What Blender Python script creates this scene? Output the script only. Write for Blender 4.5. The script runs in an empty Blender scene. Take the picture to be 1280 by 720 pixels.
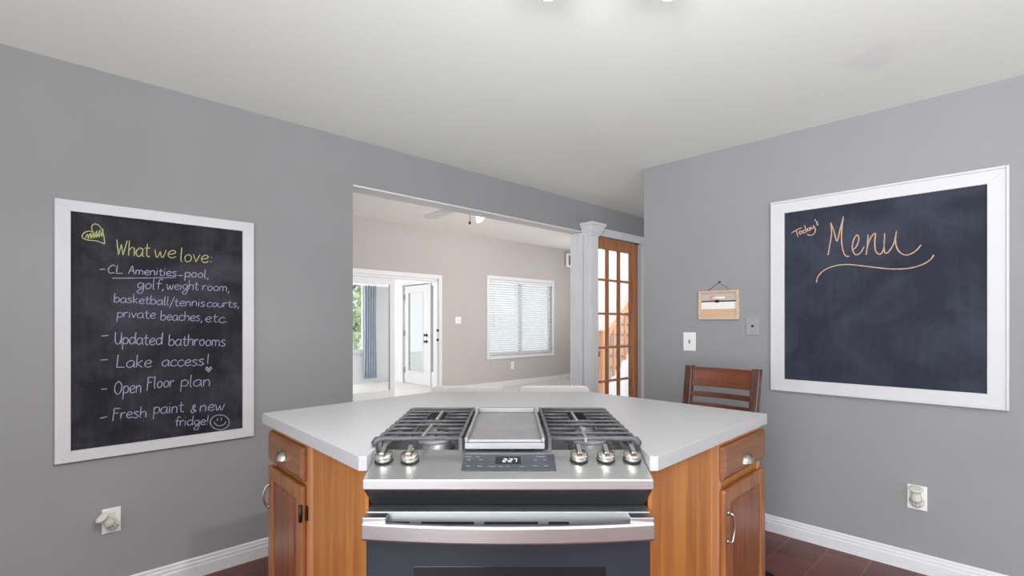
import bpy, bmesh, math, random
from mathutils import Vector, Matrix
random.seed(7)
PI = math.pi
# ------------------------------------------------------------------ camera, world, exposure
FPX, CX, CY, H = 632.0, 640.0, 404.0, 1.2735      # focal length in px, principal point, eye height
scene = bpy.context.scene
C = scene.collection
cam_d = bpy.data.cameras.new('camera'); cam = bpy.data.objects.new('camera', cam_d); C.objects.link(cam)
cam.location = (0, 0, H); cam.rotation_euler = (PI/2, 0, 0)
cam_d.sensor_width = 36; cam_d.lens = 36*FPX/1280; cam_d.shift_y = (CY-360)/1280
cam_d.clip_start = 0.02; cam_d.clip_end = 200
scene.camera = cam
scene.view_settings.view_transform = 'Standard'; scene.view_settings.look = 'None'
scene.view_settings.gamma = 1; scene.view_settings.use_curve_mapping = False
scene.view_settings.exposure = 0.12
world = bpy.data.worlds.new('daylight'); scene.world = world; world.use_nodes = True
bg = world.node_tree.nodes['Background']; bg.inputs[0].default_value = (0.97, 0.985, 1.0, 1); bg.inputs[1].default_value = 1.0
BULB = 170.0            # emission of the two track bulbs
SPOTW = 46.0            # beam of that spot lamp towards the list chalkboard wall
SPOT = 220.0           # emission of the spot lamp behind the track
def area(name, loc, aim, sx, sy, watts, col=(1, 1, 1), spread=180):
    d = bpy.data.lights.new(name, 'AREA'); d.shape = 'RECTANGLE'; d.size = sx; d.size_y = sy; d.energy = watts; d.color = col; d.spread = math.radians(spread)
    o = bpy.data.objects.new(name, d); C.objects.link(o); o.location = loc
    o.rotation_euler = Vector(aim).to_track_quat('-Z', 'Y').to_euler(); return o
area('ceiling_fill', (0.3, -1.7, 1.25), (0.0, 1.05, 1), 3.0, 0.9, 88, (1, 1, 1), 100)                      # fill added behind the viewer to brighten the kitchen ceiling
area('far_wall_fill', (0.72*6.0-0.697*3.22, 0.697*6.0+0.717*3.22, 2.52), (-0.697, 0.717, -0.12), 6.0, 0.6, 102)   # unseen fill added behind the beam to brighten the far wall
area('far_corner_fill', (0.717*8.35-0.697*5.75, 0.697*8.35+0.717*5.75, 1.9), (-0.697, 0.717, 0), 1.3, 0.8, 14)                  # fill added behind the hall wall for the far wall's dark end
area('right_wall_fill', (-0.85, -1.85, 1.35), (0.80, 0.62, -0.10), 1.6, 1.5, 62, (0.92, 0.955, 1.0), 120)   # cool fill added behind the viewer to lift the right wall
area('sunroom_fill', (-4.6, 8.8, 2.3), (0.5, 0.5, -0.6), 1.5, 1.5, 150)               # fill added out of view to brighten the sunroom

# ------------------------------------------------------------------ frames
U = Vector((650, 632, 0)).normalized()            # along the left wall, away to the right
N = Vector((-632, 650, 0)).normalized()           # along the right wall, away to the left
SR, DL, CEIL = 3.30, 2.93, 2.413                  # right wall, left wall, kitchen ceiling
DF, CEIL2 = 7.40, 2.95                            # far wall and ceiling of the living room
def frame(o, x, y):
    x = Vector(x); y = Vector(y); o = Vector(o)
    return Matrix(((x.x, y.x, 0, o.x), (x.y, y.y, 0, o.y), (0, 0, 1, o.z), (0, 0, 0, 1)))
I4 = Matrix.Identity(4)
ROOM = frame((0, 0, 0), U, N)                     # local x = s, local y = d
FL = frame(N*DL, U, N)                            # left wall: x along, y into the wall
FR = frame(U*SR, -N, U)                           # right wall: x to the viewer's right, y into the wall
FF = frame(N*DF, U, N)                            # far wall of the living room
def hit(M, px, py, y=0.0):
    """where the sight line through a pixel meets the local plane y of frame M -> local x, z"""
    Mi = M.inverted(); o = Mi @ Vector((0, 0, H))
    d = Mi.to_3x3() @ Vector(((px-CX)/FPX, 1, -(py-CY)/FPX))
    t = (y-o.y)/d.y
    p = o+d*t
    return p.x, p.z
def zpt(px, py, z):
    d = Vector(((px-CX)/FPX, 1, -(py-CY)/FPX)); t = (z-H)/d.z
    return Vector((0, 0, H))+d*t

# ------------------------------------------------------------------ materials
def newmat(name):
    m = bpy.data.materials.new(name); m.use_nodes = True
    nt = m.node_tree; b = nt.nodes['Principled BSDF']
    return m, nt, b
def srgb(r, g, b):
    f = lambda v: (v/255/12.92 if v <= 10 else ((v/255+0.055)/1.055)**2.4)
    return (f(r), f(g), f(b), 1)
def mat(name, col, rough=0.5, metal=0.0, noise=0.0, nscale=8.0, stretch=(1, 1, 1), bump=0.0, bscale=None, spec=0.5, detail=4.0, emit=0.0):
    m, nt, b = newmat(name)
    b.inputs['Base Color'].default_value = col; b.inputs['Roughness'].default_value = rough
    b.inputs['Metallic'].default_value = metal; b.inputs['Specular IOR Level'].default_value = spec
    if emit:
        b.inputs['Emission Color'].default_value = col; b.inputs['Emission Strength'].default_value = emit
    L = nt.links
    if noise or bump:
        tc = nt.nodes.new('ShaderNodeTexCoord'); mp = nt.nodes.new('ShaderNodeMapping')
        mp.inputs['Scale'].default_value = stretch; L.new(tc.outputs['Object'], mp.inputs['Vector'])
        nz = nt.nodes.new('ShaderNodeTexNoise'); nz.inputs['Scale'].default_value = nscale; nz.inputs['Detail'].default_value = detail
        L.new(mp.outputs[0], nz.inputs['Vector'])
        if noise:
            rp = nt.nodes.new('ShaderNodeValToRGB')
            rp.color_ramp.elements[0].position = 0.3; rp.color_ramp.elements[1].position = 0.7
            rp.color_ramp.elements[0].color = tuple(c*(1-noise) for c in col[:3])+(1,)
            rp.color_ramp.elements[1].color = tuple(min(1, c*(1+noise)) for c in col[:3])+(1,)
            L.new(nz.outputs['Fac'], rp.inputs[0]); L.new(rp.outputs[0], b.inputs['Base Color'])
        if bump:
            n2 = nz
            if bscale:
                n2 = nt.nodes.new('ShaderNodeTexNoise'); n2.inputs['Scale'].default_value = bscale; L.new(mp.outputs[0], n2.inputs['Vector'])
            bp = nt.nodes.new('ShaderNodeBump'); bp.inputs['Strength'].default_value = bump; bp.inputs['Distance'].default_value = 0.002
            L.new(n2.outputs['Fac'], bp.inputs['Height']); L.new(bp.outputs[0], b.inputs['Normal'])
    return m
def wood(name, dark, light, axis='z', scale=1.0, rough=0.38):
    m, nt, b = newmat(name); L = nt.links
    tc = nt.nodes.new('ShaderNodeTexCoord'); mp = nt.nodes.new('ShaderNodeMapping')
    st = {'z': (9, 9, 0.7), 'x': (0.7, 9, 9), 'y': (9, 0.7, 9)}[axis]
    mp.inputs['Scale'].default_value = tuple(v*scale for v in st)
    L.new(tc.outputs['Object'], mp.inputs['Vector'])
    n1 = nt.nodes.new('ShaderNodeTexNoise'); n1.inputs['Scale'].default_value = 1.6; n1.inputs['Detail'].default_value = 6; n1.inputs['Distortion'].default_value = 0.8
    n2 = nt.nodes.new('ShaderNodeTexNoise'); n2.inputs['Scale'].default_value = 14; n2.inputs['Detail'].default_value = 3
    L.new(mp.outputs[0], n1.inputs['Vector']); L.new(mp.outputs[0], n2.inputs['Vector'])
    mx = nt.nodes.new('ShaderNodeMath'); mx.operation = 'MULTIPLY_ADD'; mx.inputs[1].default_value = 0.35
    L.new(n2.outputs['Fac'], mx.inputs[0]); L.new(n1.outputs['Fac'], mx.inputs[2])
    rp = nt.nodes.new('ShaderNodeValToRGB')
    rp.color_ramp.elements[0].position = 0.45; rp.color_ramp.elements[1].position = 0.88
    rp.color_ramp.elements[0].color = dark; rp.color_ramp.elements[1].color = light
    L.new(mx.outputs[0], rp.inputs[0]); L.new(rp.outputs[0], b.inputs['Base Color'])
    b.inputs['Roughness'].default_value = rough
    bp = nt.nodes.new('ShaderNodeBump'); bp.inputs['Strength'].default_value = 0.12; bp.inputs['Distance'].default_value = 0.001
    L.new(n2.outputs['Fac'], bp.inputs['Height']); L.new(bp.outputs[0], b.inputs['Normal'])
    return m
def glass(name, tint=(1, 1, 1, 1), gloss=0.06):
    m = bpy.data.materials.new(name); m.use_nodes = True; nt = m.node_tree; nt.nodes.clear(); L = nt.links
    o = nt.nodes.new('ShaderNodeOutputMaterial'); mix = nt.nodes.new('ShaderNodeMixShader')
    t = nt.nodes.new('ShaderNodeBsdfTransparent'); t.inputs[0].default_value = tint
    g = nt.nodes.new('ShaderNodeBsdfGlossy'); g.inputs['Roughness'].default_value = 0.03
    mix.inputs[0].default_value = gloss
    L.new(t.outputs[0], mix.inputs[1]); L.new(g.outputs[0], mix.inputs[2]); L.new(mix.outputs[0], o.inputs[0])
    return m
def slate_mat(name, base, smear, scale, amt):
    m, nt, b = newmat(name); L = nt.links
    tc = nt.nodes.new('ShaderNodeTexCoord')
    mp = nt.nodes.new('ShaderNodeMapping'); mp.inputs['Scale'].default_value = (1.0, 1, 1.3); mp.inputs['Rotation'].default_value = (0, 0.5, 0)
    L.new(tc.outputs['Object'], mp.inputs['Vector'])
    n1 = nt.nodes.new('ShaderNodeTexNoise'); n1.inputs['Scale'].default_value = scale; n1.inputs['Detail'].default_value = 8; n1.inputs['Roughness'].default_value = 0.6; n1.inputs['Distortion'].default_value = 0.6
    L.new(mp.outputs[0], n1.inputs['Vector'])
    mp2 = nt.nodes.new('ShaderNodeMapping'); mp2.inputs['Scale'].default_value = (14, 1, 1.5); L.new(tc.outputs['Object'], mp2.inputs['Vector'])
    n2 = nt.nodes.new('ShaderNodeTexNoise'); n2.inputs['Scale'].default_value = 3; n2.inputs['Detail'].default_value = 6; L.new(mp2.outputs[0], n2.inputs['Vector'])
    mx = nt.nodes.new('ShaderNodeMath'); mx.operation = 'MULTIPLY_ADD'; mx.inputs[1].default_value = 0.18
    L.new(n2.outputs['Fac'], mx.inputs[0]); L.new(n1.outputs['Fac'], mx.inputs[2])
    rp = nt.nodes.new('ShaderNodeValToRGB'); rp.color_ramp.elements[0].position = 0.50; rp.color_ramp.elements[1].position = 0.88
    rp.color_ramp.elements[0].color = base; rp.color_ramp.elements[1].color = tuple(base[i]*(1-amt)+smear[i]*amt for i in range(3))+(1,)
    L.new(mx.outputs[0], rp.inputs[0]); L.new(rp.outputs[0], b.inputs['Base Color'])
    b.inputs['Roughness'].default_value = 0.7; b.inputs['Specular IOR Level'].default_value = 0.12
    return m

M = {}
M['wall'] = mat('grey_wall_paint', srgb(149, 149, 151), 0.75, noise=0.035, nscale=2.2, bump=0.12, bscale=160, spec=0.25)
M['wall_far'] = mat('taupe_wall_paint', srgb(188, 182, 179), 0.8, noise=0.02, nscale=2.0, spec=0.2)
M['white_wall'] = mat('white_wall_paint', srgb(232, 234, 236), 0.8, noise=0.01, nscale=2.0, spec=0.2)
M['trim'] = mat('white_trim_paint', srgb(222, 222, 225), 0.42, noise=0.012, nscale=5)
M['frame'] = mat('white_frame_paint', srgb(208, 207, 211), 0.5, noise=0.012, nscale=9)
M['plastic'] = mat('white_plastic', srgb(238, 238, 236), 0.35, noise=0.01, nscale=6)
M['ivory'] = mat('off_white_plastic', srgb(222, 218, 212), 0.4, noise=0.02, nscale=30)
M['vent_grey'] = mat('grey_plastic_slots', srgb(120, 118, 118), 0.5, noise=0.05)
M['counter'] = mat('white_laminate', srgb(188, 188, 190), 0.32, noise=0.012, nscale=60, detail=6)
M['oak'] = wood('oak_panel', srgb(154, 90, 40), srgb(190, 126, 64), scale=1.5)
M['oak_face'] = wood('oak_face_frame', srgb(178, 116, 72), srgb(210, 150, 104))
M['oak_door'] = wood('oak_brown_door', srgb(124, 76, 46), srgb(168, 110, 68), scale=1.8, rough=0.33)
M['oak_drawer'] = wood('oak_drawer_front', srgb(112, 70, 46), srgb(148, 98, 66), axis='x', scale=1.8, rough=0.36)
M['oak_panel_red'] = wood('oak_raised_panel', srgb(104, 56, 34), srgb(146, 86, 54), scale=1.8, rough=0.3)
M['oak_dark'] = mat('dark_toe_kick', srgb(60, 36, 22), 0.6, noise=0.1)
M['pine'] = wood('orange_door_wood', srgb(150, 88, 44), srgb(196, 128, 72), scale=1.4)
M['stair_wood'] = wood('stair_wood', srgb(196, 132, 88), srgb(226, 168, 122), scale=1.4)
M['chair_wood'] = wood('dark_chair_wood', srgb(62, 32, 22), srgb(118, 64, 40), axis='x', scale=1.3, rough=0.3)
M['chair_dark'] = wood('dark_chair_post_wood', srgb(52, 32, 27), srgb(96, 62, 50), scale=1.2, rough=0.3)
M['sign_wood'] = wood('sign_frame_wood', srgb(188, 162, 138), srgb(218, 194, 170), axis='x', scale=3)
M['steel'] = mat('brushed_stainless', (0.66, 0.66, 0.67, 1), 0.32, 1.0, noise=0.05, nscale=6, stretch=(0.4, 60, 60), bump=0.05)
M['steel_soft'] = mat('satin_stainless', (0.46, 0.46, 0.47, 1), 0.5, 1.0, noise=0.05, nscale=6, stretch=(0.4, 60, 60))
M['steel_pol'] = mat('polished_knob_metal', (0.62, 0.60, 0.56, 1), 0.16, 1.0, noise=0.03, nscale=9)
M['nickel'] = mat('brushed_nickel', (0.46, 0.42, 0.37, 1), 0.3, 1.0, noise=0.05, nscale=20)
M['bronze'] = mat('dark_bronze', (0.05, 0.042, 0.036, 1), 0.4, 0.8, noise=0.1)
M['iron'] = mat('cast_iron', (0.085, 0.085, 0.09, 1), 0.38, 0.0, noise=0.2, nscale=40, bump=0.25, spec=0.6)
M['griddle'] = mat('grey_griddle', (0.36, 0.36, 0.37, 1), 0.42, 0.5, noise=0.1, nscale=12)
M['enamel'] = mat('black_enamel', (0.035, 0.036, 0.041, 1), 0.22, 0.0, noise=0.05)
M['burner'] = mat('burner_cap', (0.24, 0.24, 0.25, 1), 0.35, 0.0, noise=0.1)
M['alu'] = mat('burner_ring', (0.26, 0.26, 0.26, 1), 0.4, 0.8, noise=0.1)
M['oven_glass'] = mat('oven_glass', (0.026, 0.031, 0.042, 1), 0.12, 0.0, noise=0.04)
M['oven_window'] = mat('oven_window_glass', (0.012, 0.013, 0.017, 1), 0.1, 0.0, noise=0.04)
M['panel'] = mat('control_display_panel', (0.062, 0.066, 0.08, 1), 0.3, 0.0, noise=0.12, nscale=120)
M['dial_ink'] = mat('panel_print', srgb(150, 152, 162), 0.5, noise=0.01)
M['digit'] = mat('clock_digits', (0.95, 0.97, 1, 1), 0.5, emit=0.45)
M['black'] = mat('black_rubber', (0.008, 0.008, 0.01, 1), 0.45, noise=0.1)
M['gap'] = mat('dark_gap', (0.01, 0.01, 0.012, 1), 0.6, noise=0.1)
M['slate_l'] = slate_mat('chalkboard_charcoal', srgb(39, 38, 44), srgb(112, 112, 128), 3.2, 0.36)
M['slate_r'] = slate_mat('chalkboard_slate', srgb(46, 49, 60), srgb(98, 102, 120), 2.6, 0.34)
M['chalk_y'] = mat('yellow_chalk', srgb(172, 176, 122), 0.9, noise=0.2, nscale=120)
M['chalk_v'] = mat('lilac_chalk', srgb(158, 154, 180), 0.9, noise=0.2, nscale=120)
M['chalk_o'] = mat('peach_chalk', srgb(196, 162, 138), 0.9, noise=0.2, nscale=120)
M['grey_plate'] = mat('painted_cover_plate', srgb(156, 156, 159), 0.5, noise=0.01)
M['twine'] = mat('twine', srgb(150, 126, 106), 0.9, noise=0.2, nscale=90)
M['sign_beige'] = mat('sign_beige', srgb(196, 180, 172), 0.8, noise=0.06, nscale=20)
M['sign_white'] = mat('sign_white', srgb(236, 234, 230), 0.8, noise=0.02, nscale=20)
M['sign_tan'] = mat('sign_tan', srgb(208, 176, 146), 0.8, noise=0.06, nscale=12)
M['pink'] = mat('sign_pink', srgb(226, 170, 170), 0.8, noise=0.05)
M['curtain'] = mat('blue_grey_curtain', srgb(160, 172, 188), 0.9, noise=0.08, nscale=10)
M['fan_white'] = mat('fan_white', srgb(226, 224, 222), 0.45, noise=0.01)
M['shade_glass'] = mat('white_lamp_glass', (0.9, 0.9, 0.9, 1), 0.3, emit=0.12)
M['glow'] = mat('hall_fill_glow', (1, 0.98, 0.95, 1), 0.3, emit=16.0)  # glow of the lamp added to brighten the stair hall
M['spot_bulb'] = mat('lit_spot_bulb', (1, 0.985, 0.965, 1), 0.3, emit=SPOT)
M['bulb'] = mat('lit_bulb', (1, 0.985, 0.965, 1), 0.3, emit=BULB)
M['leaf'] = mat('leaves', srgb(212, 228, 180), 0.7, noise=0.25, nscale=3)  # green paled, daylight glare is put into the leaf colour
M['bark'] = mat('bark', srgb(120, 100, 80), 0.9, noise=0.2)
M['washed_ground'] = mat('washed_ground', srgb(226, 228, 220), 0.9, noise=0.15, nscale=4)  # overexposed daylight put into the colour of the ground
M['stool_white'] = mat('white_stool_shell', srgb(214, 212, 210), 0.4, noise=0.01)
M['chrome'] = mat('chrome_leg', (0.7, 0.7, 0.7, 1), 0.15, 1.0, noise=0.02)
M['glass'] = glass('clear_pane', (0.97, 0.985, 0.985, 1), 0.05)
M['glass_dim'] = glass('french_door_pane', (0.95, 0.96, 0.97, 1), 0.05)

def slat_mat():
    m = bpy.data.materials.new('white_blind_slats'); m.use_nodes = True; nt = m.node_tree; L = nt.links
    b = nt.nodes['Principled BSDF']; o = nt.nodes['Material Output']
    b.inputs['Base Color'].default_value = (0.9, 0.9, 0.9, 1); b.inputs['Roughness'].default_value = 0.5
    t = nt.nodes.new('ShaderNodeBsdfTranslucent'); t.inputs[0].default_value = (0.95, 0.97, 1, 1)
    mx = nt.nodes.new('ShaderNodeMixShader'); mx.inputs[0].default_value = 0.6
    L.new(b.outputs[0], mx.inputs[1]); L.new(t.outputs[0], mx.inputs[2]); L.new(mx.outputs[0], o.inputs[0])
    return m
M['slat'] = slat_mat()

def floor_mat():
    m, nt, b = newmat('red_brown_tile'); L = nt.links
    tc = nt.nodes.new('ShaderNodeTexCoord'); mp = nt.nodes.new('ShaderNodeMapping'); mp.inputs['Rotation'].default_value = (0, 0, math.radians(0))
    L.new(tc.outputs['Object'], mp.inputs['Vector'])
    br = nt.nodes.new('ShaderNodeTexBrick'); br.offset = 0.5
    br.inputs['Color1'].default_value = srgb(96, 50, 46); br.inputs['Color2'].default_value = srgb(112, 62, 56)
    br.inputs['Mortar'].default_value = srgb(128, 84, 78)
    br.inputs['Scale'].default_value = 1; br.inputs['Mortar Size'].default_value = 0.004
    br.inputs['Brick Width'].default_value = 0.40; br.inputs['Row Height'].default_value = 0.20
    L.new(mp.outputs[0], br.inputs['Vector'])
    nz = nt.nodes.new('ShaderNodeTexNoise'); nz.inputs['Scale'].default_value = 7; nz.inputs['Detail'].default_value = 6; L.new(mp.outputs[0], nz.inputs['Vector'])
    mx = nt.nodes.new('ShaderNodeMixRGB'); mx.blend_type = 'MULTIPLY'; mx.inputs[0].default_value = 0.55
    rp = nt.nodes.new('ShaderNodeValToRGB'); rp.color_ramp.elements[0].color = (0.55, 0.5, 0.5, 1); rp.color_ramp.elements[1].color = (1, 1, 1, 1)
    rp.color_ramp.elements[0].position = 0.3; rp.color_ramp.elements[1].position = 0.7
    L.new(nz.outputs['Fac'], rp.inputs[0]); L.new(br.outputs['Color'], mx.inputs[1]); L.new(rp.outputs[0], mx.inputs[2])
    L.new(mx.outputs[0], b.inputs['Base Color']); b.inputs['Roughness'].default_value = 0.42
    return m
M['floor'] = floor_mat()
def pale_floor():
    m, nt, b = newmat('pale_floor'); L = nt.links
    tc = nt.nodes.new('ShaderNodeTexCoord')
    br = nt.nodes.new('ShaderNodeTexBrick')
    br.inputs['Color1'].default_value = srgb(214, 210, 206); br.inputs['Color2'].default_value = srgb(222, 219, 216); br.inputs['Mortar'].default_value = srgb(196, 192, 188)
    br.inputs['Scale'].default_value = 1; br.inputs['Mortar Size'].default_value = 0.003; br.inputs['Brick Width'].default_value = 1.2; br.inputs['Row Height'].default_value = 0.18
    L.new(tc.outputs['Object'], br.inputs['Vector']); L.new(br.outputs['Color'], b.inputs['Base Color']); b.inputs['Roughness'].default_value = 0.35
    return m
M['floor2'] = pale_floor()
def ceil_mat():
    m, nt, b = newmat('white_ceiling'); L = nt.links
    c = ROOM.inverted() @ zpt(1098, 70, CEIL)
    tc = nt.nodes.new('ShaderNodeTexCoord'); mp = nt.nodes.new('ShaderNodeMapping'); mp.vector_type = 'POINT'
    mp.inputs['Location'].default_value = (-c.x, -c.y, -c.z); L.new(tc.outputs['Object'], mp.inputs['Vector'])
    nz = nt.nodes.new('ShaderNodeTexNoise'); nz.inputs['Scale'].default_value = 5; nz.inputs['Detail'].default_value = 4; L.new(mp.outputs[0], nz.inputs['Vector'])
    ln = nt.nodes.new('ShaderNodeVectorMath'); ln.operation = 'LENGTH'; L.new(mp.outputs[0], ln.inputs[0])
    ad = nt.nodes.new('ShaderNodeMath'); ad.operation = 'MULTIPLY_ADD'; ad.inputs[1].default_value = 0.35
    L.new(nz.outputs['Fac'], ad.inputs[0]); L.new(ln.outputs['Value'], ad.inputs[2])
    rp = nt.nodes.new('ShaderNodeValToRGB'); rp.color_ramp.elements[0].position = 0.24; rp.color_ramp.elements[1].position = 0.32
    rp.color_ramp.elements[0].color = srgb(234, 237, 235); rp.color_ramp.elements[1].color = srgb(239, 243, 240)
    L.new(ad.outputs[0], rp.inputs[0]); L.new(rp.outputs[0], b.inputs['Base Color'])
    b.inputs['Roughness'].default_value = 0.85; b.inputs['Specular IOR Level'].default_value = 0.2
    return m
M['ceil'] = ceil_mat()
M['ceil2'] = mat('living_ceiling_paint', srgb(240, 236, 233), 0.85, noise=0.01, spec=0.2)

# ------------------------------------------------------------------ builders
WM = {}
class MB:
    def __init__(s, F=I4): s.bm = bmesh.new(); s.F = F
    def _v(s, p): return s.bm.verts.new(s.F @ Vector(p))
    def faces(s, vs, fs, smooth=False):
        v = [s._v(p) for p in vs]
        for f in fs:
            try:
                q = s.bm.faces.new([v[i] for i in f]); q.smooth = smooth
            except ValueError: pass
        return s
    def box(s, x0, x1, y0, y1, z0, z1):
        return s.hexa([(x0, y0, z0), (x1, y0, z0), (x1, y1, z0), (x0, y1, z0), (x0, y0, z1), (x1, y0, z1), (x1, y1, z1), (x0, y1, z1)])
    def hexa(s, vs):
        return s.faces(vs, [(0, 3, 2, 1), (4, 5, 6, 7), (0, 1, 5, 4), (1, 2, 6, 5), (2, 3, 7, 6), (3, 0, 4, 7)])
    def prism(s, poly, z0, z1):
        n = len(poly)
        vs = [(x, y, z0) for x, y in poly]+[(x, y, z1) for x, y in poly]
        return s.faces(vs, [tuple(reversed(range(n))), tuple(range(n, 2*n))]+[(i, (i+1) % n, n+(i+1) % n, n+i) for i in range(n)])
    def profile_x(s, prof, x0, x1):
        """extrude a closed (y,z) outline along x"""
        n = len(prof)
        vs = [(x0, y, z) for y, z in prof]+[(x1, y, z) for y, z in prof]
        return s.faces(vs, [tuple(range(n)), tuple(reversed(range(n, 2*n)))]+[(i, n+i, n+(i+1) % n, (i+1) % n) for i in range(n)])
    def lathe(s, prof, A=I4, seg=24, smooth=True):
        """profile (r,z) about the z axis of A"""
        rings = []
        for r, z in prof:
            if r < 1e-6: rings.append([s._v(A @ Vector((0, 0, z)))])
            else: rings.append([s._v(A @ Vector((r*math.cos(2*PI*i/seg), r*math.sin(2*PI*i/seg), z))) for i in range(seg)])
        for a, b in zip(rings, rings[1:]):
            for i in range(seg):
                j = (i+1) % seg
                q = [a[i % len(a)], a[j % len(a)], b[j % len(b)], b[i % len(b)]]
                u = []
                for v in q:
                    if v not in u: u.append(v)
                if len(u) > 2:
                    try:
                        f = s.bm.faces.new(u); f.smooth = smooth
                    except ValueError: pass
        for r in (rings[0], rings[-1]):
            if len(r) > 2:
                try: s.bm.faces.new(r)
                except ValueError: pass
        return s
    def tube(s, pts, r, seg=8, smooth=True, flat=1.0, closed=False):
        pts = [Vector(p) for p in pts]; n = len(pts); rings = []
        up = None
        for i, p in enumerate(pts):
            t = (pts[min(i+1, n-1)]-pts[max(i-1, 0)]).normalized()
            if up is None:
                up = Vector((0, 0, 1)) if abs(t.z) < 0.9 else Vector((0, 1, 0))
            a = t.cross(up).normalized(); b = a.cross(t).normalized(); up = b
            rr = r[i] if isinstance(r, (list, tuple)) else r
            rings.append([s._v(p+a*rr*math.cos(2*PI*k/seg)+b*rr*flat*math.sin(2*PI*k/seg)) for k in range(seg)])
        for a, b in zip(rings, rings[1:]):
            for k in range(seg):
                j = (k+1) % seg
                f = s.bm.faces.new([a[k], a[j], b[j], b[k]]); f.smooth = smooth
        s.bm.faces.new(rings[0]); s.bm.faces.new(rings[-1])
        return s
    def stroke(s, pts, w, y0=0.0, h=0.0009):
        """a flat chalk line in the local xz plane, standing h proud of plane y0 towards -y"""
        n = len(pts); vs = []; fs = []
        for i, (x, z) in enumerate(pts):
            a = pts[max(i-1, 0)]; b = pts[min(i+1, n-1)]
            tx, tz = b[0]-a[0], b[1]-a[1]; l = math.hypot(tx, tz) or 1
            nx, nz = -tz/l, tx/l; ww = w*(0.85+0.3*random.random())/2
            if i in (0, n-1): ww *= 0.75
            vs += [(x+nx*ww, y0, z+nz*ww), (x+nx*ww, y0-h, z+nz*ww), (x-nx*ww, y0-h, z-nz*ww), (x-nx*ww, y0, z-nz*ww)]
        for i in range(n-1):
            o = 4*i
            fs += [(o+1, o+2, o+6, o+5), (o, o+1, o+5, o+4), (o+2, o+3, o+7, o+6)]
        fs += [(0, 3, 2, 1), (4*n-4, 4*n-3, 4*n-2, 4*n-1)]
        return s.faces(vs, fs)
    def build(s, name, m, parent=None, bevel=0.0, smooth=False, seg=2, recalc=True):
        if recalc: bmesh.ops.recalc_face_normals(s.bm, faces=s.bm.faces[:])
        W = WM[parent.name] if parent else None
        if W is None:
            W = I4
        s.bm.transform(W.inverted())
        me = bpy.data.meshes.new(name); s.bm.to_mesh(me); s.bm.free()
        me.materials.append(M[m] if isinstance(m, str) else m)
        o = bpy.data.objects.new(name, me); C.objects.link(o)
        if parent: o.parent = parent
        WM[o.name] = W
        if bevel:
            b = o.modifiers.new('bevel', 'BEVEL'); b.width = bevel; b.segments = seg; b.limit_method = 'ANGLE'; b.angle_limit = math.radians(35)
        return o
def tag(o, label, cat, group=None, kind=None):
    o['label'] = label; o['category'] = cat
    if group: o['group'] = group
    if kind: o['kind'] = kind
    return o
def thing(name, label, cat, F, group=None, kind=None):
    o = bpy.data.objects.new(name, None); C.objects.link(o); o.matrix_world = F; o.empty_display_size = 0.1
    WM[o.name] = F.copy()
    return tag(o, label, cat, group, kind)
def solo(mb, name, m, label, cat, F, group=None, kind=None, **k):
    """a thing that is one mesh, with its origin at F"""
    o = mb.build(name, m, **k)
    o.data.transform(F.inverted()); o.matrix_world = F; WM[o.name] = F.copy()
    return tag(o, label, cat, group, kind)
def at(F, x=0, y=0, z=0): return F @ Matrix.Translation((x, y, z))
def wall_mb(F, a0, a1, z0, z1, y0, y1, holes):
    mb = MB(F)
    xs = sorted({a0, a1, *[h[0] for h in holes], *[h[1] for h in holes]}); zs = sorted({z0, z1, *[h[2] for h in holes], *[h[3] for h in holes]})
    xs = [x for x in xs if a0 <= x <= a1]; zs = [z for z in zs if z0 <= z <= z1]
    for x, X in zip(xs, xs[1:]):
        run = None
        for z, Z in zip(zs, zs[1:]):
            inside = any(h[0] <= (x+X)/2 <= h[1] and h[2] <= (z+Z)/2 <= h[3] for h in holes)
            if not inside: mb.box(x, X, y0, y1, z, Z)
    bmesh.ops.remove_doubles(mb.bm, verts=mb.bm.verts[:], dist=1e-5)
    # drop the inner faces where two blocks meet
    seen = {}
    for f in mb.bm.faces: seen.setdefault(tuple(sorted(v.index for v in f.verts)), []).append(f)
    mb.bm.verts.index_update(); seen = {}
    for f in mb.bm.faces: seen.setdefault(tuple(sorted(v.index for v in f.verts)), []).append(f)
    dead = [f for fs in seen.values() if len(fs) > 1 for f in fs]
    bmesh.ops.delete(mb.bm, geom=dead, context='FACES_ONLY')
    return mb
def struct(mb, name, m, label, cat, F, **k): return solo(mb, name, m, label, cat, F, kind='structure', **k)
def spline(pts, n=6):
    out = []; P = [pts[0]]+list(pts)+[pts[-1]]
    for i in range(1, len(P)-2):
        p0, p1, p2, p3 = P[i-1], P[i], P[i+1], P[i+2]
        for k in range(n):
            t = k/n; out.append(tuple(0.5*((2*b)+(-a+c)*t+(2*a-5*b+4*c-d)*t*t+(-a+3*b-3*c+d)*t**3) for a, b, c, d in zip(p0, p1, p2, p3)))
    out.append(tuple(pts[-1])); return out

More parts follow.
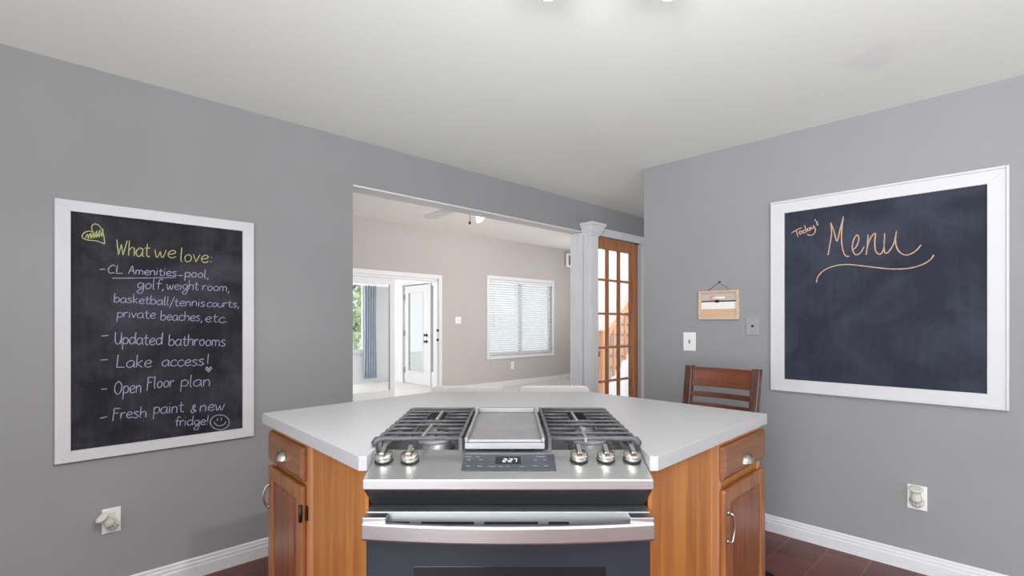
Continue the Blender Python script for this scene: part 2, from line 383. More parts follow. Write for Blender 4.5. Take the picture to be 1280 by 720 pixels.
# ================================================================== THE SETTING
S0, D0 = -1.9, -1.9                                        # where the modelled kitchen stops behind the viewer
OPEN0 = hit(FL, 441, 400)[0]                               # near end of the opening to the living room
SOFF = hit(FL, 441, 230)[1]                                # underside of the beam
PIL0 = hit(FL, 739, 400, -0.09)[0]                         # corner post
PIL1 = hit(FL, 748, 400, -0.09)[0]
DOOR1 = hit(FL, 797, 400, 0.03)[0]; DOORZ = hit(FL, 770, 300.5, 0.03)[1]
CAS1 = hit(FL, 806, 400)[0]
WT = 0.13                                                  # thickness of the left wall
REND = -hit(FR, 805, 400)[0]                               # d at which the right wall ends
print('OPEN0', OPEN0, 'SOFF', SOFF, 'PIL', PIL0, PIL1, 'DOOR1', DOOR1, DOORZ, 'CAS1', CAS1, 'REND', REND)
struct(MB(ROOM).box(S0, 6.2, D0, DL+WT, -0.12, 0), 'floor', 'floor', 'red-brown tiled kitchen floor', 'floor', ROOM)
struct(MB(ROOM).box(-2.2, 9.6, DL+WT, DF+0.1, -0.12, 0), 'floor_living_room', 'floor2', 'pale floor of the living room beyond the opening', 'floor', ROOM)
struct(MB(ROOM).box(-0.5, 5.98, DF+0.1, 10.0, -0.12, 0), 'floor_sunroom', 'floor2', 'pale floor of the sunroom behind the sliding door', 'floor', ROOM)
struct(MB(ROOM).box(S0, 6.2, D0, DL+WT, CEIL, CEIL+0.1), 'ceiling', 'ceil', 'white kitchen ceiling', 'ceiling', ROOM)
struct(MB(ROOM).box(-2.2, 9.6, DL+WT, DF+0.1, CEIL2, CEIL2+0.1), 'ceiling_living_room', 'ceil2', 'higher off-white ceiling of the living room', 'ceiling', ROOM)
struct(MB(ROOM).box(-0.5, 5.98, DF+0.1, 10.0, 2.42, 2.5), 'ceiling_sunroom', 'ceil2', 'low white ceiling of the sunroom', 'ceiling', ROOM)
DOOR0 = PIL0+0.01
struct(wall_mb(FL, S0, 6.2, 0, CEIL2, 0, WT, [(OPEN0, PIL0+0.002, -0.01, SOFF), (PIL0+0.002, CAS1-0.005, -0.01, SOFF)]),
       'wall_left', 'wall', 'grey kitchen wall with the wide opening and beam', 'wall', FL)
struct(MB(FR).box(-REND, -D0, 0, 0.12, 0, CEIL), 'wall_right', 'wall', 'grey kitchen wall carrying the menu board', 'wall', FR)
struct(MB(ROOM).box(6.2, 6.3, REND-0.1, DL+WT, 0, CEIL), 'wall_passage', 'white_wall', 'end wall of the passage behind the right wall', 'wall', ROOM)
# openings in the far wall
a0, zt = hit(FF, 552, 343); SLX1 = a0-0.075; SLX0 = SLX1-1.86; SLZ = 2.06
W0, W1 = hit(FF, 608, 400)[0], hit(FF, 692, 400)[0]
WZ0 = (hit(FF, 608, 449)[1]+hit(FF, 692, 445)[1])/2; WZ1 = (hit(FF, 608, 344.5)[1]+hit(FF, 692, 350.5)[1])/2
print('slider', SLX0, SLX1, zt, 'window', W0, W1, WZ0, WZ1)
cw = 0.07
struct(wall_mb(FF, -2.2, 9.6, 0, CEIL2, 0, 0.1, [(SLX0, SLX1, -0.01, SLZ), (W0+cw, W1-cw, WZ0+cw, WZ1-cw)]), 'wall_far', 'wall_far', 'taupe far wall of the living room', 'wall', FF)
HS = 7.15
struct(MB(ROOM).box(HS, 9.6, 5.5, 5.6, 0, CEIL2), 'wall_hall', 'white_wall', 'white wall behind the stairs seen through the French door', 'wall', ROOM)
struct(MB(ROOM).box(9.45, 9.6, 5.6, DF, 0, CEIL2), 'wall_living_end', 'wall_far', 'end wall of the living room hidden behind the corner post', 'wall', ROOM)
# baseboards with a stepped top
BB = [(0, 0), (-0.016, 0), (-0.016, 0.058), (-0.013, 0.062), (-0.013, 0.076), (-0.009, 0.080), (-0.009, 0.092), (-0.004, 0.098), (0, 0.098)]
struct(MB(FL).profile_x(BB, S0, OPEN0), 'baseboard_left', 'trim', 'white stepped baseboard under the left chalkboard wall', 'baseboard', FL)
struct(MB(FR).profile_x(BB, -REND, -D0), 'baseboard_right', 'trim', 'white stepped baseboard along the menu board wall', 'baseboard', FR)
bz = hit(FF, 714, 467)[1]
struct(MB(FF).box(SLX1+0.08, 9.44, -0.018, 0, 0, bz), 'baseboard_far', 'trim', 'white baseboard under the living room window', 'baseboard', FF, bevel=0.004)
# white lining of the beam's underside and opening edges
struct(MB(FL).box(OPEN0, PIL0-0.005, 0.0, WT+0.012, SOFF-0.012, SOFF-0.0005), 'trim_1', 'trim', 'white lining under the beam of the opening', 'trim', FL, bevel=0.003)

# corner post between the opening and the French door
post = thing('trim_2', 'white fluted corner post with flared cap beside the French door', 'post', at(FL, (PIL0+PIL1)/2, 0, 0), kind='structure')
pz = hit(FL, 739, 277.8, -0.10)[1]
w = PIL1-PIL0
mb = MB(FL); mb.box(PIL0, PIL1, -0.09, -0.001, 0, pz-0.05)
mb.build('post_shaft', 'trim', post, bevel=0.003)
mb = MB(FL)
for k in range(3):                                          # raised beads down both faces
    y = -0.075+k*0.026; mb.box(PIL0-0.006, PIL0+0.002, y-0.006, y+0.006, 0.14, pz-0.12)
for k in range(3):
    x = PIL0+w*(0.2+0.3*k); mb.box(x-0.006, x+0.006, -0.096, -0.088, 0.14, pz-0.12)
mb.build('flute', 'trim', post, bevel=0.002)
mb = MB(FL)
def ring(e, z): return [(PIL0-e, -0.09-e, z), (PIL1+e, -0.09-e, z), (PIL1+e, -0.001, z), (PIL0-e, -0.001, z)]
lv = [(0.004, pz-0.115), (0.012, pz-0.105), (0.012, pz-0.095), (0.022, pz-0.08), (0.045, pz-0.03), (0.055, pz-0.022), (0.055, pz)]
vs = sum([ring(e, z) for e, z in lv], []); fs = [(0, 3, 2, 1), tuple(range(len(vs)-4, len(vs)))]
for i in range(len(lv)-1):
    for k in range(4): fs.append((4*i+k, 4*i+(k+1) % 4, 4*i+4+(k+1) % 4, 4*i+4+k))
mb.faces(vs, fs); mb.build('capital', 'trim', post)
mb = MB(FL); mb.box(PIL0-0.015, PIL1+0.015, -0.105, -0.001, 0, 0.13); mb.build('plinth', 'trim', post, bevel=0.004)
# jamb lining deeper in the opening
jamb = thing('trim_3', 'white ribbed jamb lining the opening beside the corner post', 'jamb', at(FL, PIL0, 0.05, 0), kind='structure')
MB(FL).box(PIL0-0.022, PIL0+0.10, 0.001, WT+0.01, 0, SOFF-0.014).build('jamb_board', 'trim', jamb, bevel=0.003)
mb = MB(FL)
for k in range(4): y = 0.02+k*0.032; mb.box(PIL0-0.029, PIL0-0.021, y-0.007, y+0.007, 0.0, SOFF-0.02)
mb.build('bead', 'trim', jamb, bevel=0.002)

# French door: 3 x 5 panes, stiles and muntins
fd = thing('door_1', 'orange wood French door with fifteen glass panes beside the white post', 'door', at(FL, (PIL0+DOOR1)/2, 0.05, 0), kind='structure')
y0, y1 = 0.030, 0.070
X0, X1 = PIL0+0.103, DOOR1; pxl = hit(FL, 789.3, 400, y0)[0]           # inner edge of the right stile
rst = X1-pxl
mu = [hit(FL, x, 400, y0)[0] for x in (760.7, 775)]                     # muntin centres
pw = mu[1]-mu[0]
Xl = mu[0]-pw+0.002                                                     # inner edge of the hidden left stile
rows = [hit(FL, 775, y, y0)[1] for y in (314.5, 351.6, 393.5, 434.6, 474.4)]
rowh = (rows[1]-rows[4])/3
zb = rows[1]-4*rowh
mb = MB(FL)
mb.box(X1-rst, X1, y0, y1, 0.012, DOORZ); mb.box(min(X0, Xl-0.10), Xl, y0, y1, 0.012, DOORZ)
mb.box(Xl, X1-rst, y0, y1, rows[0], DOORZ); mb.box(Xl, X1-rst, y0, y1, 0.012, zb)
mb.build('door_leaf', 'pine', fd, bevel=0.003)
mb = MB(FL)
for x in mu: mb.box(x-0.013, x+0.013, y0+0.004, y1-0.004, zb, rows[0])
for k in range(1, 5): z = rows[1]-(k-1)*rowh; mb.box(Xl, X1-rst, y0+0.006, y1-0.006, z-0.011, z+0.011)
mb.build('muntins', 'pine', fd, bevel=0.002)
MB(FL).box(Xl, X1-rst, 0.048, 0.052, zb, rows[0]).build('glass', 'glass_dim', fd)
hz = 0.98
mb = MB(FL); mb.lathe([(0.0, 0), (0.012, 0.0), (0.010, 0.03), (0.024, 0.045), (0.026, 0.06), (0.0, 0.07)], at(FL.inverted() @ FL, Xl-0.05, y0, hz) @ Matrix.Rotation(PI/2, 4, 'X'), 16)
mb.build('door_knob', 'nickel', fd)
# casing of the French door
cas = thing('trim_4', 'white casing around the French door', 'casing', at(FL, DOOR1, 0, 0), kind='structure')
MB(FL).box(DOOR1+0.004, CAS1, -0.014, WT, 0, DOORZ+0.003).build('side_casing', 'trim', cas, bevel=0.004)
MB(FL).box(PIL1+0.056, CAS1, -0.014, -0.0005, DOORZ+0.004, hit(FL, 760.5, 286.7, -0.014)[1]).build('head_casing', 'trim', cas, bevel=0.004)

# living room window with blind
wn = thing('window_1', 'white framed window in the far living room wall', 'window', at(FF, (W0+W1)/2, 0, WZ0), kind='structure')
mb = MB(FF)
mb.box(W0, W0+cw, -0.02, 0, WZ0, WZ1); mb.box(W1-cw, W1, -0.02, 0, WZ0, WZ1)
mb.box(W0+cw, W1-cw, -0.02, 0, WZ1-cw, WZ1); mb.box(W0+cw, W1-cw, -0.02, 0, WZ0, WZ0+cw)
mb.build('casing', 'trim', wn, bevel=0.005)
mb = MB(FF); i0, i1, j0, j1 = W0+cw, W1-cw, WZ0+cw, WZ1-cw; mid = (i0+i1)/2
for a, b in ((i0, i0+0.05), (i1-0.05, i1), (mid-0.035, mid+0.035)): mb.box(a, b, 0.05, 0.09, j0, j1)
mb.box(i0, i1, 0.05, 0.09, j0, j0+0.05); mb.box(i0, i1, 0.05, 0.09, j1-0.05, j1)
mb.build('sash', 'trim', wn)
MB(FF).box(i0+0.05, i1-0.05, 0.068, 0.072, j0+0.05, j1-0.05).build('glass', 'glass', wn)
bl = thing('window_blind', 'white slatted blind lowered over the living room window', 'blind', at(FF, mid, 0.02, j1))
MB(FF).box(i0+0.01, i1-0.01, -0.012, 0.045, j1-0.06, j1-0.003).build('headrail', 'trim', bl, bevel=0.004)
MB(FF).box(i0+0.015, i1-0.015, -0.005, 0.03, j0+0.012, j0+0.035).build('bottom_rail', 'trim', bl, bevel=0.004)
mb = MB(FF); nsl = 30
for k in range(nsl):
    z = j0+0.06+(j1-0.1-j0-0.06)*k/(nsl-1); dy, dz = 0.022, 0.013
    mb.hexa([(i0+0.015, 0.017-dy, z-dz), (i1-0.015, 0.017-dy, z-dz), (i1-0.015, 0.017+dy, z+dz), (i0+0.015, 0.017+dy, z+dz)]+
            [(i0+0.015, 0.017-dy, z-dz+0.003), (i1-0.015, 0.017-dy, z-dz+0.003), (i1-0.015, 0.017+dy, z+dz+0.003), (i0+0.015, 0.017+dy, z+dz+0.003)])
mb.build('slats', 'slat', bl)
mb = MB(FF); mb.tube([(i0+0.12, -0.014, j1-0.06), (i0+0.12, -0.016, j0+0.55)], 0.006, 8); mb.build('wand', 'plastic', bl)
mb = MB(FF)
for x in (i0+0.3, mid, i1-0.3): mb.tube([(x, -0.008, j1-0.06), (x, -0.008, j0+0.03)], 0.0025, 6)
mb.build('ladder_cord', 'plastic', bl)

# sliding patio door
sl = thing('door_2', 'white framed sliding patio door, one half open to the sunroom', 'door', at(FF, SLX0, 0, 0), kind='structure')
mb = MB(FF)
mb.box(SLX1, SLX1+0.075, -0.02, 0, 0, SLZ+0.075); mb.box(SLX0-0.075, SLX0, -0.02, 0, 0, SLZ+0.075); mb.box(SLX0, SLX1, -0.02, 0, SLZ, SLZ+0.075)
mb.build('casing', 'trim', sl, bevel=0.005)
mb = MB(FF); mb.box(SLX1-0.035, SLX1, 0.0, 0.1, 0, SLZ); mb.box(SLX0, SLX0+0.035, 0.0, 0.1, 0, SLZ); mb.box(SLX0, SLX1, 0.0, 0.1, SLZ-0.04, SLZ); mb.box(SLX0, SLX1, 0.0, 0.1, -0.0, 0.03)
mb.build('track_frame', 'trim', sl)
p1, p0 = hit(FF, 493, 400, 0.03)[0], SLX0+0.035; pz0, pz1 = 0.03, SLZ-0.04
pg1 = hit(FF, 487, 400, 0.03)[0]
mb = MB(FF); st = p1-pg1
mb.box(pg1, p1, 0.02, 0.055, pz0, pz1); mb.box(p0, p0+0.09, 0.02, 0.055, pz0, pz1); mb.box(p0+0.09, pg1, 0.02, 0.055, pz1-0.11, pz1); mb.box(p0+0.09, pg1, 0.02, 0.055, pz0, pz0+0.14)
pan = mb.build('sliding_panel', 'trim', sl, bevel=0.003)
MB(FF).box(p0+0.09, pg1, 0.035, 0.040, pz0+0.14, pz1-0.11).build('glass', 'glass', pan)
mb = MB(FF); mb.box(pg1-0.015, pg1-0.001, 0.018, 0.034, pz0+0.14, pz1-0.11); mb.build('seal_strip', 'vent_grey', pan)
hx = hit(FF, 546, 400, -0.01)[0]
for py in (413, 425):
    z = hit(FF, 546, py, -0.01)[1]; mb = MB(FF)
    mb.lathe([(0, 0), (0.022, 0), (0.022, 0.012), (0.012, 0.016), (0.01, 0.04), (0.0, 0.042)], Matrix.Translation((SLX1-0.018, 0.0, z)) @ Matrix.Rotation(PI/2, 4, 'X'), 14)
    mb.build('latch', 'bronze', sl)

# sunroom shell
SS = 5.88; DS = 9.9
FS = frame(U*SS+N*DF, -N, U)                               # side wall of the sunroom: x towards the viewer, y into the wall
d0 = -hit(FS, 504, 400)[0]; d1 = -hit(FS, 537, 400)[0]     # far and near edge of the exterior door
dz0 = hit(FS, 537, 354, 0.0)[1]
sd1 = -hit(FS, 543.5, 400)[0]
print('ext door', d0, d1, sd1, dz0)
struct(wall_mb(FS, -(DS-DF), -0.1, 0, 2.42, 0, 0.1, [(-d0, -sd1, -0.01, dz0)]), 'wall_sunroom_side', 'white_wall', 'white side wall of the sunroom holding the glazed door', 'wall', FS)
FB = frame(N*DS, U, N)
sw1 = hit(FB, 456, 400)[0]; sw0 = sw1-1.5; swz0 = hit(FB, 448, 440)[1]; swz1 = 2.2
struct(wall_mb(FB, 1.0, SS+0.1, 0, 2.42, 0, 0.1, [(sw0, sw1, swz0, swz1)]), 'wall_sunroom_back', 'white_wall', 'white back wall of the sunroom', 'wall', FB)
sw = thing('window_2', 'sunroom window beside the blue-grey curtain, greenery outside', 'window', at(FB, (sw0+sw1)/2, 0, swz0), kind='structure')
mb = MB(FB)
mb.box(sw0, sw0+0.05, 0.0, 0.07, swz0, swz1); mb.box(sw1-0.05, sw1, 0.0, 0.07, swz0, swz1); mb.box(sw0+0.05, sw1-0.05, 0, 0.07, swz0, swz0+0.05); mb.box(sw0+0.05, sw1-0.05, 0, 0.07, swz1-0.05, swz1)
mb.box(sw0-0.03, sw1+0.03, -0.03, 0, swz0-0.04, swz0)
mb.build('sash', 'trim', sw, bevel=0.004)
MB(FB).box(sw0+0.05, sw1-0.05, 0.03, 0.035, swz0+0.05, swz1-0.05).build('glass', 'glass', sw)
xd = thing('door_3', 'white exterior door with one tall glass pane in the sunroom', 'door', at(FS, -(d0+d1)/2, 0, 0), kind='structure')
ga, gb = hit(FS, 511, 400, 0.02)[0], hit(FS, 528.5, 400, 0.02)[0]; gz0, gz1 = hit(FS, 520, 464.5, 0.02)[1], hit(FS, 520, 366, 0.02)[1]
xa, xb = -d0+0.03, -d1
MB(FS).box(-d0, -sd1, -0.015, 0.1, dz0, dz0+0.06).build('head_casing', 'trim', xd)
MB(FS).box(-d0-0.06, -d0, -0.015, 0.0, 0, dz0+0.06).build('side_casing', 'trim', xd)
mb = MB(FS); mb.box(xa, ga, 0.02, 0.06, 0.01, dz0-0.01); mb.box(gb, xb-0.02, 0.02, 0.06, 0.01, dz0-0.01); mb.box(ga, gb, 0.02, 0.06, 0.01, gz0); mb.box(ga, gb, 0.02, 0.06, gz1, dz0-0.01)
lf = mb.build('door_leaf', 'trim', xd, bevel=0.004)
MB(FS).box(ga, gb, 0.038, 0.042, gz0, gz1).build('glass', 'glass', lf)
mb = MB(FS); e = 0.02
mb.box(ga-e, ga, 0.008, 0.02, gz0-e, gz1+e); mb.box(gb, gb+e, 0.008, 0.02, gz0-e, gz1+e); mb.box(ga, gb, 0.008, 0.02, gz1, gz1+e); mb.box(ga, gb, 0.008, 0.02, gz0-e, gz0)
mb.build('glass_surround', 'trim', lf)
for py in (419, 427):
    x, z = hit(FS, 532.5, py, 0.0); mb = MB(FS)
    mb.lathe([(0, 0), (0.03, 0), (0.03, 0.012), (0.014, 0.018), (0.014, 0.05), (0.03, 0.06), (0, 0.07)], Matrix.Translation((x, 0.02, z)) @ Matrix.Rotation(PI/2, 4, 'X'), 14)
    mb.build('door_knob', 'bronze', lf)
for py in (372, 417, 462):
    x, z = hit(FS, 504.8, py, 0.0); MB(FS).box(x-0.005, x+0.03, 0.006, 0.02, z-0.06, z+0.06).build('hinge', 'nickel', lf)
MB(FS).box(xb-0.02, xb+0.03, 0.0, 0.08, 0, dz0).build('mullion', 'trim', xd)
MB(FS).box(xb+0.03, -sd1-0.03, 0.038, 0.042, 0.3, dz0-0.05).build('sidelight_glass', 'glass', xd)
mb = MB(FS); mb.box(xb+0.03, -sd1, 0.02, 0.06, 0, 0.3); mb.box(xb+0.03, -sd1, 0.02, 0.06, dz0-0.05, dz0); mb.box(-sd1-0.03, -sd1, 0.02, 0.06, 0.3, dz0-0.05); mb.build('sidelight_frame', 'trim', xd)
# curtain
c0, c1 = hit(FB, 454.5, 400, -0.1)[0], hit(FB, 470.5, 400, -0.1)[0]
cz0, cz1 = hit(FB, 462, 473, -0.1)[1], 2.25
cu = thing('curtain', 'blue-grey curtain gathered beside the sunroom window', 'curtain', at(FB, (c0+c1)/2, -0.1, cz1))
mb = MB(FB); nx, nz = 48, 10; vs = []; fs = []
for j in range(nz+1):
    t = j/nz; z = cz1+(cz0-cz1)*t; pin = 1-0.10*math.sin(PI*t)
    for i in range(nx+1):
        s = i/nx; x = (c0+c1)/2+(s-0.5)*(c1-c0)*pin
        vs.append((x, -0.1-0.03*math.sin(s*2*PI*5+t*0.7), z))
for j in range(nz):
    for i in range(nx): o = j*(nx+1)+i; fs.append((o, o+1, o+nx+2, o+nx+1))
mb.faces(vs, fs, True); o = mb.build('curtain_panel', 'curtain', cu); sm = o.modifiers.new('thick', 'SOLIDIFY'); sm.thickness = 0.004
mb = MB(FB); mb.tube([(sw0-0.1, -0.1, cz1+0.02), (c1+0.06, -0.1, cz1+0.02)], 0.012, 10); mb.tube([(c1+0.02, -0.1, cz1+0.02), (c1+0.02, 0, cz1+0.02)], 0.008, 8); mb.build('curtain_rod', 'nickel', cu)

# outside
struct(MB(ROOM).box(-8, 16, DF+0.15, 24, -0.35, -0.3), 'ground', 'washed_ground', 'pale bright ground outside the sunroom', 'ground', ROOM)
def tree(s, d, h, r, label):
    F = at(ROOM, s, d, -0.3); t = thing('tree', label, 'tree', F, 'trees outside the sunroom')
    mb = MB(F); mb.tube([(0, 0, 0), (0.05, 0, h*0.4), (0, 0.05, h*0.8)], [0.12, 0.09, 0.03], 10)
    for k in range(5):
        a = k*1.3; mb.tube([(0.03, 0.02, h*(0.35+0.07*k)), (r*0.6*math.cos(a), r*0.6*math.sin(a), h*(0.55+0.07*k))], [0.04, 0.01], 7)
    mb.build('trunk', 'bark', t)
    mb = MB(F)
    for k in range(1500):
        while True:
            p = Vector((random.uniform(-1, 1), random.uniform(-1, 1), random.uniform(-1, 1)))
            if 0.3 < p.length < 1: break
        c = Vector((p.x*r, p.y*r, h*0.62+p.z*h*0.42)); a = Vector((random.gauss(0, 1), random.gauss(0, 1), random.gauss(0, 1))).normalized()*0.11
        b = a.cross(Vector((random.gauss(0, 1), random.gauss(0, 1), random.gauss(0, 1)))).normalized()*0.06
        mb.faces([c-a, c+b, c+a, c-b], [(0, 1, 2, 3)])
    o = mb.build('foliage', 'leaf', t, recalc=False)
tree(6.0, 12.3, 3.6, 1.2, 'leafy green tree outside the sunroom window, nearer one')
tree(6.0, 16.0, 4.4, 1.9, 'leafy green tree farther out behind the sunroom')

# ================================================================== ISLAND
LC, LF = zpt(327.5, 516.3, 0.915), zpt(448, 570.6, 0.915)
RC, RF = zpt(959.0, 517.2, 0.915), zpt(822.5, 570.2, 0.915)
B0, B1 = zpt(540, 490, 0.915), zpt(738, 490, 0.915)
ZF = (LF.y+RF.y)/2; LF.y = RF.y = ZF; BY = (B0.y+B1.y)/2
SX = -0.010; SHW = 0.3815                                   # range centre and half width of its slot
SBACK = 1.995
print('counter', LC, LF, RC, RF, B0, B1)
top = [(LF.x, ZF), (SX-SHW, ZF), (SX-SHW, SBACK), (SX+SHW, SBACK), (SX+SHW, ZF), (RF.x, ZF), (RC.x, RC.y), (B1.x, BY), (B0.x, BY), (LC.x, LC.y)]
mb = MB(); mb.prism(top, 0.875, 0.915)
bmesh.ops.triangulate(mb.bm, faces=[f for f in mb.bm.faces if len(f.verts) > 4])
solo(mb, 'countertop', 'counter', 'white laminate island countertop with cut corners around the range', 'countertop', Matrix.Translation((0, 2.2, 0.875)), bevel=0.0015)
# cabinets
RFACE = Vector((RC.x-RF.x, RC.y-RF.y, 0)).normalized(); RIN = Vector((-RFACE.y, RFACE.x, 0))
LFACE = Vector((LF.x-LC.x, ZF-LC.y, 0)).normalized(); LIN = Vector((-LFACE.y, LFACE.x, 0))
INS = 0.028
CR = frame(Vector((RF.x, ZF, 0))+RIN*INS, RFACE, RIN)       # right cabinet face: x from the range outwards
CLF = frame(Vector((LC.x, LC.y, 0))+LIN*INS, LFACE, LIN)    # left cabinet face: x from the far corner to the range
lenR = (Vector((RC.x, RC.y))-Vector((RF.x, ZF))).length; lenL = (Vector((LC.x, LC.y))-Vector((LF.x, ZF))).length
def carcass(F, x0, x1, back, cx, side):
    """plan outline in world xy of one cabinet body"""
    P = lambda x, y: tuple((F @ Vector((x, y, 0))).xy)
    return P
def cup_pull(F, x, z, parent, y=-0.02):
    mb = MB(F); vs = []; fs = []; nu, nv = 14, 7
    for j in range(nv+1):
        b = j/nv*PI/2
        for i in range(nu+1):
            a = i/nu*PI
            vs.append((x-0.036*math.cos(a)*math.cos(b*0.98), y-0.0265*math.sin(a)*math.cos(b*0.98)-0.001, z-0.013+0.030*math.sin(b)))
    for j in range(nv):
        for i in range(nu): o = j*(nu+1)+i; fs.append((o, o+1, o+nu+2, o+nu+1))
    mb.faces(vs, fs, True)
    mb.box(x-0.038, x+0.038, y-0.0022, y-0.0002, z-0.015, z+0.019)
    o = mb.build('cup_pull', 'nickel', parent); return o
def door_front(F, x0, x1, z0, z1, parent, mname='oak_door', th=0.02):
    mb = MB(F); s = 0.052
    mb.box(x0, x0+s, -th, -0.0005, z0, z1); mb.box(x1-s, x1, -th, -0.0005, z0, z1)
    mb.box(x0+s, x1-s, -th, -0.0005, z1-s, z1); mb.box(x0+s, x1-s, -th, -0.0005, z0, z0+s)
    d = mb.build('door', mname, parent, bevel=0.006)
    mb = MB(F); g = 0.022                                   # raised centre panel with a sloping border
    a, b, c, e = x0+s+0.0005, x1-s-0.0005, z0+s+0.0005, z1-s-0.0005
    vs = [(a, -0.007, c), (b, -0.007, c), (b, -0.007, e), (a, -0.007, e), (a+g, -0.018, c+g), (b-g, -0.018, c+g), (b-g, -0.018, e-g), (a+g, -0.018, e-g),
          (a, -0.002, c), (b, -0.002, c), (b, -0.002, e), (a, -0.002, e)]
    mb.faces(vs, [(4, 5, 6, 7), (0, 1, 5, 4), (1, 2, 6, 5), (2, 3, 7, 6), (3, 0, 4, 7), (8, 9, 1, 0), (9, 10, 2, 1), (10, 11, 3, 2), (11, 8, 0, 3), (11, 10, 9, 8)])
    mb.build('raised_panel', 'oak_panel_red', d)
    return d
def drawer_front(F, x0, x1, z0, z1, parent, mname='oak_drawer'):
    mb = MB(F); e = 0.014
    vs = [(x0, -0.012, z0), (x1, -0.012, z0), (x1, -0.012, z1), (x0, -0.012, z1), (x0+e, -0.021, z0+e), (x1-e, -0.021, z0+e), (x1-e, -0.021, z1-e), (x0+e, -0.021, z1-e),
          (x0, -0.0005, z0), (x1, -0.0005, z0), (x1, -0.0005, z1), (x0, -0.0005, z1)]
    mb.faces(vs, [(4, 5, 6, 7), (0, 1, 5, 4), (1, 2, 6, 5), (2, 3, 7, 6), (3, 0, 4, 7), (8, 9, 1, 0), (9, 10, 2, 1), (10, 11, 3, 2), (11, 8, 0, 3), (11, 10, 9, 8)])
    return mb.build('drawer', mname, parent, bevel=0.002)
CT = 0.8745
# --- right cabinet
pR = lambda x, y: (CR @ Vector((x, y, 0))).xy
rc = thing('island_cabinet', 'oak island cabinet nearest the menu board wall, to the right of the range', 'cabinet', CR)
xs0 = hit(CR, 888, 600)[0]; xs1 = hit(CR, 898.5, 600)[0]; xe = lenR-0.012
near = pR(0.02, 0.0); far = pR(xe, 0)
poly = [(SX+SHW+0.003, ZF+0.03), tuple(near), tuple(far), (B1.x+0.02, BY-0.06), (SX+SHW+0.003, BY-0.06)]
mb = MB(); mb.prism(poly, 0.10, CT); bmesh.ops.triangulate(mb.bm, faces=[f for f in mb.bm.faces if len(f.verts) > 4])
mb.build('cabinet_body', 'oak', rc)
pk = [((x-0.0)*0.96 if abs(x) > 0.5 else x, y if y < 1.6 else y) for x, y in poly]
k2 = [(SX+SHW+0.003, ZF+0.10), tuple(pR(xe-0.05, 0.06)), (B1.x, BY-0.12), (SX+SHW+0.003, BY-0.12)]
mb = MB(); mb.prism(k2, 0.0, 0.10); bmesh.ops.triangulate(mb.bm, faces=[f for f in mb.bm.faces if len(f.verts) > 4]); mb.build('toe_kick', 'oak_dark', rc)
mb = MB(CR); mb.box(xs0, xs1+0.012, -0.004, -0.0003, 0.10, CT); mb.box(xe-0.03, xe, -0.004, -0.0003, 0.10, CT); mb.box(xs1+0.012, xe-0.03, -0.004, -0.0003, 0.845, CT)
mb.build('face_frame', 'oak_face', rc, bevel=0.001)
dx0 = hit(CR, 899.4, 600, -0.006)[0]; dx1 = min(hit(CR, 957.9, 600, -0.025)[0], lenR-0.004)
dzt = hit(CR, 900.2, 562.5, -0.025)[1]; dzb = hit(CR, 900.2, 606, -0.025)[1]; dot = hit(CR, 901.5, 618, -0.025)[1]
print('R drawer', dx0, dx1, dzt, dzb, dot, 'xs', xs0, xs1, lenR)
FD = at(CR, 0, -0.004, 0)
dr = drawer_front(FD, dx0, dx1, dzb, dzt, rc)
x, z = hit(CR, 934.5, 573, -0.03); cup_pull(FD, x, z, dr, -0.021)
dd = door_front(FD, dx0+0.004, dx1-0.002, 0.125, dot, rc)
pts = []
x, z1 = hit(CR, 912.5, 643, -0.045); _, z2 = hit(CR, 912.5, 679, -0.045)
x = dx0+0.004+0.022; z1 -= 0.010; z2 -= 0.010
ctl = [(x, -0.020, z1), (x, -0.036, z1-0.002), (x+0.004, -0.038, z1-0.018), (x+0.008, -0.041, (z1+z2)/2), (x+0.003, -0.038, z2+0.018), (x-0.004, -0.036, z2+0.002), (x-0.004, -0.020, z2)]
mb = MB(FD); mb.tube(spline(ctl, 5), 0.0042, 10); mb.lathe([(0, 0), (0.009, 0), (0.007, 0.006), (0, 0.006)], Matrix.Translation((x, -0.020, z1)) @ Matrix.Rotation(PI/2, 4, 'X'), 12)
mb.lathe([(0, 0), (0.009, 0), (0.007, 0.006), (0, 0.006)], Matrix.Translation((x-0.004, -0.020, z2)) @ Matrix.Rotation(PI/2, 4, 'X'), 12)
mb.build('door_handle', 'nickel', dd)
# --- left cabinet
pL = lambda x, y: (CLF @ Vector((x, y, 0))).xy
lc = thing('island_cabinet', 'oak island cabinet nearest the list chalkboard wall, to the left of the range', 'cabinet', CLF)
ex0 = hit(CLF, 334.2, 560, -0.025)[0]; ex1 = hit(CLF, 383.2, 560, -0.006)[0]; es1 = hit(CLF, 392.5, 560)[0]
print('L drawer', ex0, ex1, es1, hit(CLF, 382.8, 562.5, -0.02), hit(CLF, 382.8, 607, -0.02), hit(CLF, 381, 612, -0.02), lenL)
ezt = (hit(CLF, 382.8, 562.5, -0.02)[1]+dzt)/2; ezb = (hit(CLF, 382.8, 606.0, -0.02)[1]+dzb)/2; eot = hit(CLF, 381, 611.5, -0.02)[1]
near = pL(lenL-0.02, 0); far = pL(ex0-0.004, 0)
poly = [(SX-SHW-0.003, ZF+0.03), (SX-SHW-0.003, BY-0.06), (B0.x-0.02, BY-0.06), tuple(far), tuple(near)]
mb = MB(); mb.prism(poly, 0.10, CT); bmesh.ops.triangulate(mb.bm, faces=[f for f in mb.bm.faces if len(f.verts) > 4]); mb.build('cabinet_body', 'oak', lc)
k2 = [(SX-SHW-0.003, BY-0.12), (B0.x, BY-0.12), tuple(pL(ex0+0.05, 0.06)), (SX-SHW-0.003, ZF+0.10)]
